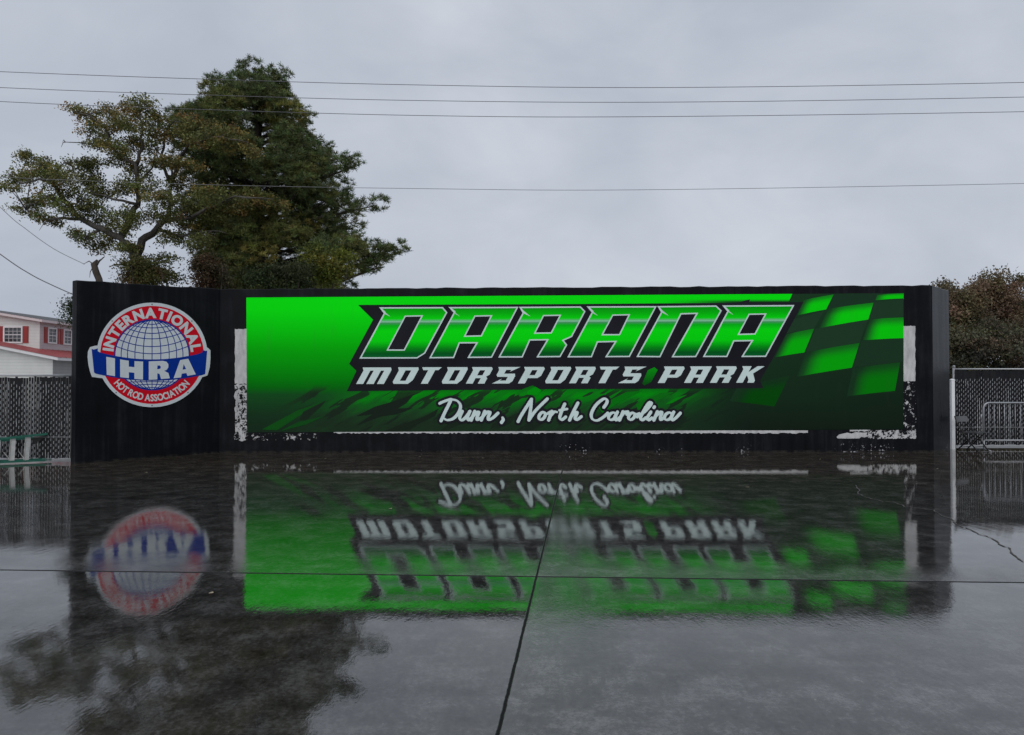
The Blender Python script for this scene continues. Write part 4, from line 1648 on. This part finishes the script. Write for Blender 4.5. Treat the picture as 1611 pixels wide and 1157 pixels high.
def limb(mbd, pts7, r0, r1, dep0=0.0, dep1=0.0):
    n = len(pts7)
    out = []
    for i, p in enumerate(pts7):
        t = i / (n - 1)
        out.append(P(*T7(*p), YO + dep0 + (dep1 - dep0) * t))
    sm = []
    for i in range(n - 1):
        for k in range(3):
            q = out[i].lerp(out[i + 1], k / 3)
            sm.append(q + Vector((ro.uniform(-.04, .04), ro.uniform(-.05, .05), ro.uniform(-.04, .04))) * (1 if (i or k) else 0))
    sm.append(out[-1])
    m_ = len(sm)
    mbd.tube(sm, [r0 + (r1 - r0) * (k / (m_ - 1)) ** 0.8 for k in range(m_)], 7)
    return sm


mb = MB()
base_top = P(*T7(525, 850), YO)
mb.tube([Vector((ob.x, YO, -0.05)), Vector((ob.x - 0.05, YO, 1.5)), Vector((base_top.x + 0.1, YO, base_top.z - 1.0)), base_top], [0.34, 0.28, 0.25, 0.21], 10)
mb.build('trunk', M_BARK2, oak)
mb = MB()
limbs = [
    ([(525, 850), (500, 800), (460, 770), (390, 735), (310, 695), (245, 625), (205, 560), (150, 540), (80, 560)], 0.17, 0.02, 0, -1.8),
    ([(390, 735), (330, 760), (270, 770)], 0.07, 0.015, -0.6, -1.2),
    ([(310, 695), (240, 690), (165, 700), (100, 660)], 0.07, 0.015, -0.8, -0.4),
    ([(245, 625), (170, 610), (110, 640)], 0.05, 0.012, -1.2, -1.6),
    ([(205, 560), (230, 500), (250, 480)], 0.05, 0.012, -1.4, -1.0),
    ([(205, 560), (160, 490), (130, 450)], 0.05, 0.012, -1.4, -1.9),
    ([(525, 850), (545, 780), (600, 735), (640, 700), (655, 640), (655, 560), (660, 500), (720, 470)], 0.17, 0.02, 0, 0.5),
    ([(460, 770), (500, 700), (528, 640), (530, 560), (522, 490), (470, 455), (430, 425), (380, 405), (250, 400)], 0.13, 0.012, 0, -1.0),
    ([(522, 490), (545, 420), (545, 330), (530, 260)], 0.08, 0.012, -0.4, -1.0),
    ([(430, 425), (410, 350), (350, 300), (290, 285)], 0.06, 0.012, -0.8, -1.4),
    ([(655, 560), (690, 450), (740, 400), (850, 380), (950, 400)], 0.08, 0.012, 0.4, -1.6),
    ([(655, 560), (620, 450), (640, 350), (680, 310)], 0.07, 0.012, 0.4, -1.0),
    ([(640, 700), (740, 690), (830, 640), (900, 610), (1050, 620)], 0.09, 0.012, 0.3, -1.8),
    ([(600, 735), (700, 760), (800, 740), (870, 750)], 0.07, 0.012, 0.2, -0.4),
    ([(528, 640), (440, 620), (370, 600), (320, 560)], 0.06, 0.012, -0.4, -1.2),
    ([(530, 560), (590, 500), (600, 440)], 0.05, 0.012, -0.5, -1.3),
    ([(525, 850), (470, 870), (420, 880)], 0.06, 0.012, 0, -0.8),
]
tips = []
for l_ in limbs:
    tips.append(limb(mb, *l_))
clumps = [  # x,y,rx,ry,rust
    (130, 462, 55, 30, .5), (170, 500, 55, 32, .35), (70, 540, 42, 24, .4), (30, 572, 28, 12, .4), (120, 520, 40, 26, .4), (215, 520, 48, 34, .2), (290, 500, 55, 32, .15), (340, 480, 40, 22, .2), (270, 560, 60, 36, .15),
    (350, 540, 45, 40, .15), (150, 630, 60, 28, .2), (95, 665, 40, 18, .2), (210, 600, 48, 40, .2), (190, 700, 48, 26, .2), (260, 660, 52, 36, .2), (330, 620, 60, 44, .15), (400, 590, 50, 44, .15), (390, 680, 60, 44, .15),
    (320, 760, 55, 26, .3), (370, 800, 40, 22, .3), (440, 740, 60, 44, .2), (300, 285, 34, 14, .6), (350, 300, 48, 26, .5), (350, 360, 46, 34, .4), (410, 290, 50, 26, .55), (440, 340, 50, 34, .4), (500, 265, 50, 30, .6), (560, 255, 40, 22, .6),
    (500, 330, 54, 44, .4), (570, 320, 44, 46, .4), (370, 412, 46, 18, .5), (430, 420, 50, 30, .4), (450, 470, 44, 26, .4), (510, 420, 56, 44, .35), (580, 410, 40, 44, .3), (520, 510, 40, 30, .4), (600, 480, 46, 24, .5), (660, 470, 56, 22, .6),
    (720, 495, 50, 18, .55), (640, 330, 56, 44, .35), (720, 330, 64, 40, .5), (800, 350, 62, 36, .65), (870, 370, 62, 28, .8), (930, 395, 46, 22, .9), (960, 430, 26, 16, .95), (690, 385, 66, 34, .45), (780, 395, 64, 26, .5), (860, 410, 56, 18, .5),
    (560, 570, 50, 48, .15), (610, 620, 60, 40, .15), (700, 560, 70, 28, .2), (480, 560, 36, 50, .15), (560, 690, 56, 30, .15), (640, 680, 56, 28, .15), (720, 650, 80, 40, .15), (800, 600, 70, 34, .25), (880, 640, 74, 40, .25), (960, 620, 70, 36, .35), (1050, 630, 60, 34, .6),
    (720, 730, 80, 34, .15), (820, 700, 70, 34, .2), (650, 770, 60, 26, .15), (760, 780, 60, 26, .15), (470, 680, 40, 44, .15), (490, 800, 36, 28, .2), (600, 850, 80, 26, .3),
]
rso = np.random.RandomState(3)
qs, cs = [], []
for x, y, rx, ry, rust in clumps:
    ppm = F / YO * 2.441
    Rx, Rz = rx / ppm, ry / ppm
    c0_ = P(*T7(x, y), YO + ro.uniform(-1.9, 0.6))
    # a few twigs per clump
    for k in range(4):
        e = c0_ + Vector((ro.uniform(-1, 1) * Rx, ro.uniform(-.5, .5), ro.uniform(-1, 1) * Rz))
        st0 = min((q for l_ in tips for q in l_), key=lambda q: (q - c0_).length)
        if k == 0:
            mb.tube([st0, st0.lerp(c0_, 0.5) + Vector((0, 0, 0.05)), c0_], [0.022, 0.016, 0.009], 5)
        mb.tube([c0_, c0_.lerp(e, 0.5) + Vector((0, 0, ro.uniform(-.05, .1))), e], [0.009, 0.007, 0.003], 4)
    # leaves gather in sprays inside the clump
    nsp = int(8 + 26 * Rx * Rz * 2.3)
    sp = unit(rso, nsp) * rso.uniform(0.2, 1.0, (nsp, 1)) ** 0.6 * np.array([Rx * 1.08, 0.55, Rz * 1.08]) + np.array(c0_)
    nl = 46
    cen = np.repeat(sp, nl, axis=0) + rso.normal(size=(nsp * nl, 3)) * np.array([0.13, 0.13, 0.075])
    q = leaves_at(rso, cen, 0.100, 0.052)
    pick = rso.rand(nsp) < rust * 0.65
    spc = np.where(pick[:, None], vary(rso, (0.225, 0.165, 0.050), nsp, 0.12, 0.3), vary(rso, (0.140, 0.152, 0.048), nsp, 0.12, 0.3))
    cs.append(np.clip(np.repeat(spc, nl, axis=0) * rso.uniform(0.65, 1.35, (nsp * nl, 1)), 0.002, 1))
    qs.append(q)
# bare twigs sticking out
for (x, y) in ((240, 400), (235, 420), (300, 800), (150, 740), (600, 250), (510, 235), (275, 300), (20, 545), (330, 800)):
    e = P(*T7(x, y), YO - 1)
    st0 = min((q for l_ in tips for q in l_), key=lambda q: (q - e).length)
    mb.tube([st0, st0.lerp(e, 0.5) + Vector((0, 0, 0.08)), e], [0.02, 0.014, 0.005], 4)
mb.build('limbs', M_BARK2, oak)
leaf_obj('crown', np.concatenate(qs), np.concatenate(cs), oak)


# ---- shrubs and small trees peeping over the wall
def bush(name, label, cat, cpx, cpy, rxp, ryp, Y, base, n_sp, seed, L=0.10, W=0.05, group=None, rust=None, shape=1.0, trunk_r=0.06, nl=42, spread=0.16):
    rs_ = np.random.RandomState(seed)
    rr_ = random.Random(seed)
    c = P(cpx, cpy, Y)
    Rx, Rz = rxp * Y / F, ryp * Y / F
    root = thing(name, label, cat, (c.x, Y, 0), group)
    b2 = MB()
    zb0 = max(0.3, c.z - Rz)
    for k in range(5):
        e = Vector((c.x + rr_.uniform(-.6, .6) * Rx, Y + rr_.uniform(-.5, .5) * Rx, c.z + rr_.uniform(-.2, .6) * Rz))
        s0 = Vector((c.x + rr_.uniform(-.1, .1), Y + rr_.uniform(-.1, .1), 0))
        b2.tube([s0, s0.lerp(e, 0.4) + Vector((rr_.uniform(-.1, .1), 0, 0.1)), s0.lerp(e, 0.7), e], [trunk_r, trunk_r * .75, trunk_r * .5, trunk_r * .15], 6)
    b2.build('trunk', M_BARK, root)
    # lumpy: sub-clumps on the ellipsoid, sprays inside them
    nc = max(8, n_sp // 10)
    d = unit(rs_, nc)
    cc = d * rs_.uniform(0.35, 0.88, (nc, 1)) * np.array([Rx, Rx * 0.7, Rz * shape]) + np.array(c)
    per = max(4, n_sp // nc)
    sub = np.repeat(cc, per, axis=0) + unit(rs_, nc * per) * rs_.uniform(0.2, 1, (nc * per, 1)) * np.array([Rx, Rx, Rz]) * 0.30
    cen = np.repeat(sub, nl, axis=0) + rs_.normal(size=(nc * per * nl, 3)) * spread * np.array([1, 1, .7])
    q = leaves_at(rs_, cen, L, W)
    ccol_ = vary(rs_, base, nc, 0.12, 0.3)
    if rust is not None:
        pk = rs_.rand(nc) < rust[0]
        ccol_ = np.where(pk[:, None], vary(rs_, rust[1], nc, 0.15, 0.3), ccol_)
    scol = np.repeat(ccol_, per, axis=0) * rs_.uniform(0.75, 1.25, (nc * per, 1))
    col = np.repeat(scol, nl, axis=0) * rs_.uniform(0.7, 1.3, (nc * per * nl, 1))
    leaf_obj('crown', q, np.clip(col, 0.002, 1), root)
    return root


bush('sapling', 'yellow-green young tree peeping over wall top at right foot of pine', 'tree', 522, 418, 48, 34, 25.5, (0.130, 0.150, 0.022), 150, 31, 0.12, 0.06)
bush('shrub', 'olive shrub behind wall top beneath the spreading oak', 'shrub', 232, 432, 62, 24, 24.5, (0.070, 0.074, 0.022), 170, 32, 0.10, 0.05, rust=(0.15, (0.11, 0.07, 0.025)))
bush('shrub', 'brownish shrub behind wall top between oak and pine trunk', 'shrub', 335, 428, 42, 32, 25.0, (0.060, 0.050, 0.026), 130, 33, 0.10, 0.05, rust=(0.3, (0.085, 0.05, 0.028)))
bush('shrub', 'dark green shrub behind wall top below the pine crown', 'shrub', 445, 434, 52, 34, 24.0, (0.038, 0.052, 0.018), 150, 34, 0.10, 0.05)
bush('evergreen_shrub', 'small dark evergreen just showing past left end of the wall', 'shrub', 124, 492, 17, 30, 21.0, (0.030, 0.045, 0.020), 60, 35, 0.08, 0.03)

# ---- far autumn trees on the right
far = [
    ('broad rust brown tree rising just past right end of the wall', 1508, 487, 46, 56, 60, (0.180, 0.138, 0.082), 420, 41),
    ('tall reddish brown tree in the middle above the right fence', 1570, 480, 52, 54, 64, (0.175, 0.122, 0.074), 460, 42),
    ('dark green tree low behind right fence under the brown crowns', 1545, 545, 75, 45, 58, (0.098, 0.088, 0.056), 420, 43),
    ('dark pine-green treetop at right edge above the brown trees', 1640, 486, 44, 62, 66, (0.045, 0.050, 0.026), 400, 44),
    ('brown autumn tree cut by right edge behind the crowd barrier', 1622, 530, 46, 52, 60, (0.160, 0.122, 0.074), 360, 45),
    ('low dark thicket behind right fence rail next to wall end', 1520, 585, 48, 34, 57, (0.050, 0.050, 0.034), 300, 47),
    ('low dark thicket behind right fence rail above the crowd barrier', 1612, 585, 56, 34, 57, (0.048, 0.046, 0.034), 300, 48),
    ('olive tree close behind right end of the wall beside fence post', 1490, 545, 30, 42, 62, (0.105, 0.086, 0.054), 260, 46),
]
for lab, cx_, cy_, rx, ry, Y, bc, ns, sd_ in far:
    bush('autumn_tree', lab, 'tree', cx_, cy_, rx, ry, Y, bc, ns, sd_, 0.26, 0.13, 'trees beyond the right fence', rust=(0.25, (0.11, 0.095, 0.045)), trunk_r=0.16, nl=36, spread=0.34)

# ---- broken trunk stub behind left end of the wall
YS = 20.0
stub = thing('tree_snag', 'broken grey dead trunk stub sticking up over left end of the wall', 'dead tree', (P(153, 440, YS).x, YS, 0))
mb = MB()
pp = [P(160, 470, YS), P(156, 440, YS), P(151, 428, YS), P(148, 416, YS), P(153, 409, YS)]
base_ = Vector((pp[0].x + 0.1, YS, -0.05))
mb.tube([base_] + pp, [0.14, 0.10, 0.085, 0.085, 0.08, 0.02], 9)
mb.build('trunk', M_BARK, stub)
mb = MB()
mb.tube([P(150, 420, YS), P(156, 411, YS), P(165, 404, YS)], [0.04, 0.025, 0.006], 6)
mb.tube([P(148, 417, YS), P(140, 411, YS), P(131, 416, YS)], [0.02, 0.014, 0.004], 5)
mb.tube([P(146, 421, YS), P(142, 428, YS), P(141, 437, YS)], [0.015, 0.01, 0.004], 5)
mb.build('twig', M_BARK2, stub)

# =================================================================== OVERHEAD LINES
M_CAB = pmat('cable', (0.10, 0.10, 0.11), 0.5)
M_CABL = pmat('weathered_cable', (0.16, 0.16, 0.17), 0.5)


def cable(label, pxs, Y, r, mat_, group='power lines across the sky'):
    sp_ = spline(pxs, 10)
    b2 = MB()
    b2.tube([P(x, y, Y) for x, y in sp_], r, 6)
    o = b2.build('power_line', mat_, None)
    tag(o, label, 'cable', group)


YW = 22.5
cable('topmost of the long cables crossing the sky and pine top', [(-420, 94), (0, 113), (330, 125), (660, 134), (1050, 138), (1611, 130), (2000, 118)], YW, 0.0085, M_CAB)
cable('second cable from the top crossing the sky', [(-420, 116), (0, 138), (330, 150), (660, 158.5), (1050, 161), (1611, 153), (2000, 142)], YW, 0.0085, M_CAB)
cable('third cable from the top crossing the sky', [(-420, 136), (0, 160), (330, 173), (660, 182), (1000, 184), (1611, 176), (2000, 165)], YW, 0.0085, M_CAB)
cable('lowest thin cable crossing the middle of the trees and sky', [(-420, 256), (0, 279), (330, 291), (660, 297), (1000, 299), (1611, 289), (2000, 278)], YW - 0.6, 0.007, M_CABL)
cable('thin cable running down from left edge to the broken trunk stub', [(-150, 180), (0, 326), (40, 360), (85, 392), (133, 416)], 20.0, 0.008, M_CABL, 'service cables at the left edge')
cable('thicker dark cable running down from left edge behind wall end', [(-150, 290), (0, 400), (45, 430), (80, 448), (125, 468)], 21.0, 0.014, M_CAB, 'service cables at the left edge')

# =================================================================== FALLEN LEAVES on the wet concrete
M_DL = pmat('dead_leaf', (0.30, 0.25, 0.17), 0.6, var=0.25, vscale=20)
rl = random.Random(8)
src = None
for px_, py_ in ((332, 934), (1176, 767), (614, 801), (512, 722), (660, 719), (1020, 720), (1290, 723), (1475, 738), (230, 744), (760, 721)):
    g_ = G(px_, py_)
    if src is None:
        mb = MB()
        vs, fs = [], []
        for i in range(7):
            t = i / 6
            w_ = 0.016 * math.sin(math.pi * (0.06 + 0.9 * t)) ** 0.8
            for j in (-1, 0, 1):
                vs.append((0.05 * (t - 0.5), w_ * j, 0.002 + 0.003 * abs(j) + 0.004 * (t - 0.5) ** 2 * 4))
        for i in range(6):
            for j in (0, 1):
                a = i * 3 + j
                fs.append((a, a + 3, a + 4, a + 1))
        mb.add(vs, fs)
        src = mb.build('fallen_leaf', M_DL, None)
        lf = src
    else:
        lf = src.copy()
        COL.objects.link(lf)
    lf.location = (g_.x, g_.y, 0.0)
    lf.rotation_euler = (0, 0, rl.uniform(0, 6.28))
    tag(lf, 'small pale dead leaf lying on the wet concrete', 'leaf', 'dead leaves scattered on the wet concrete')
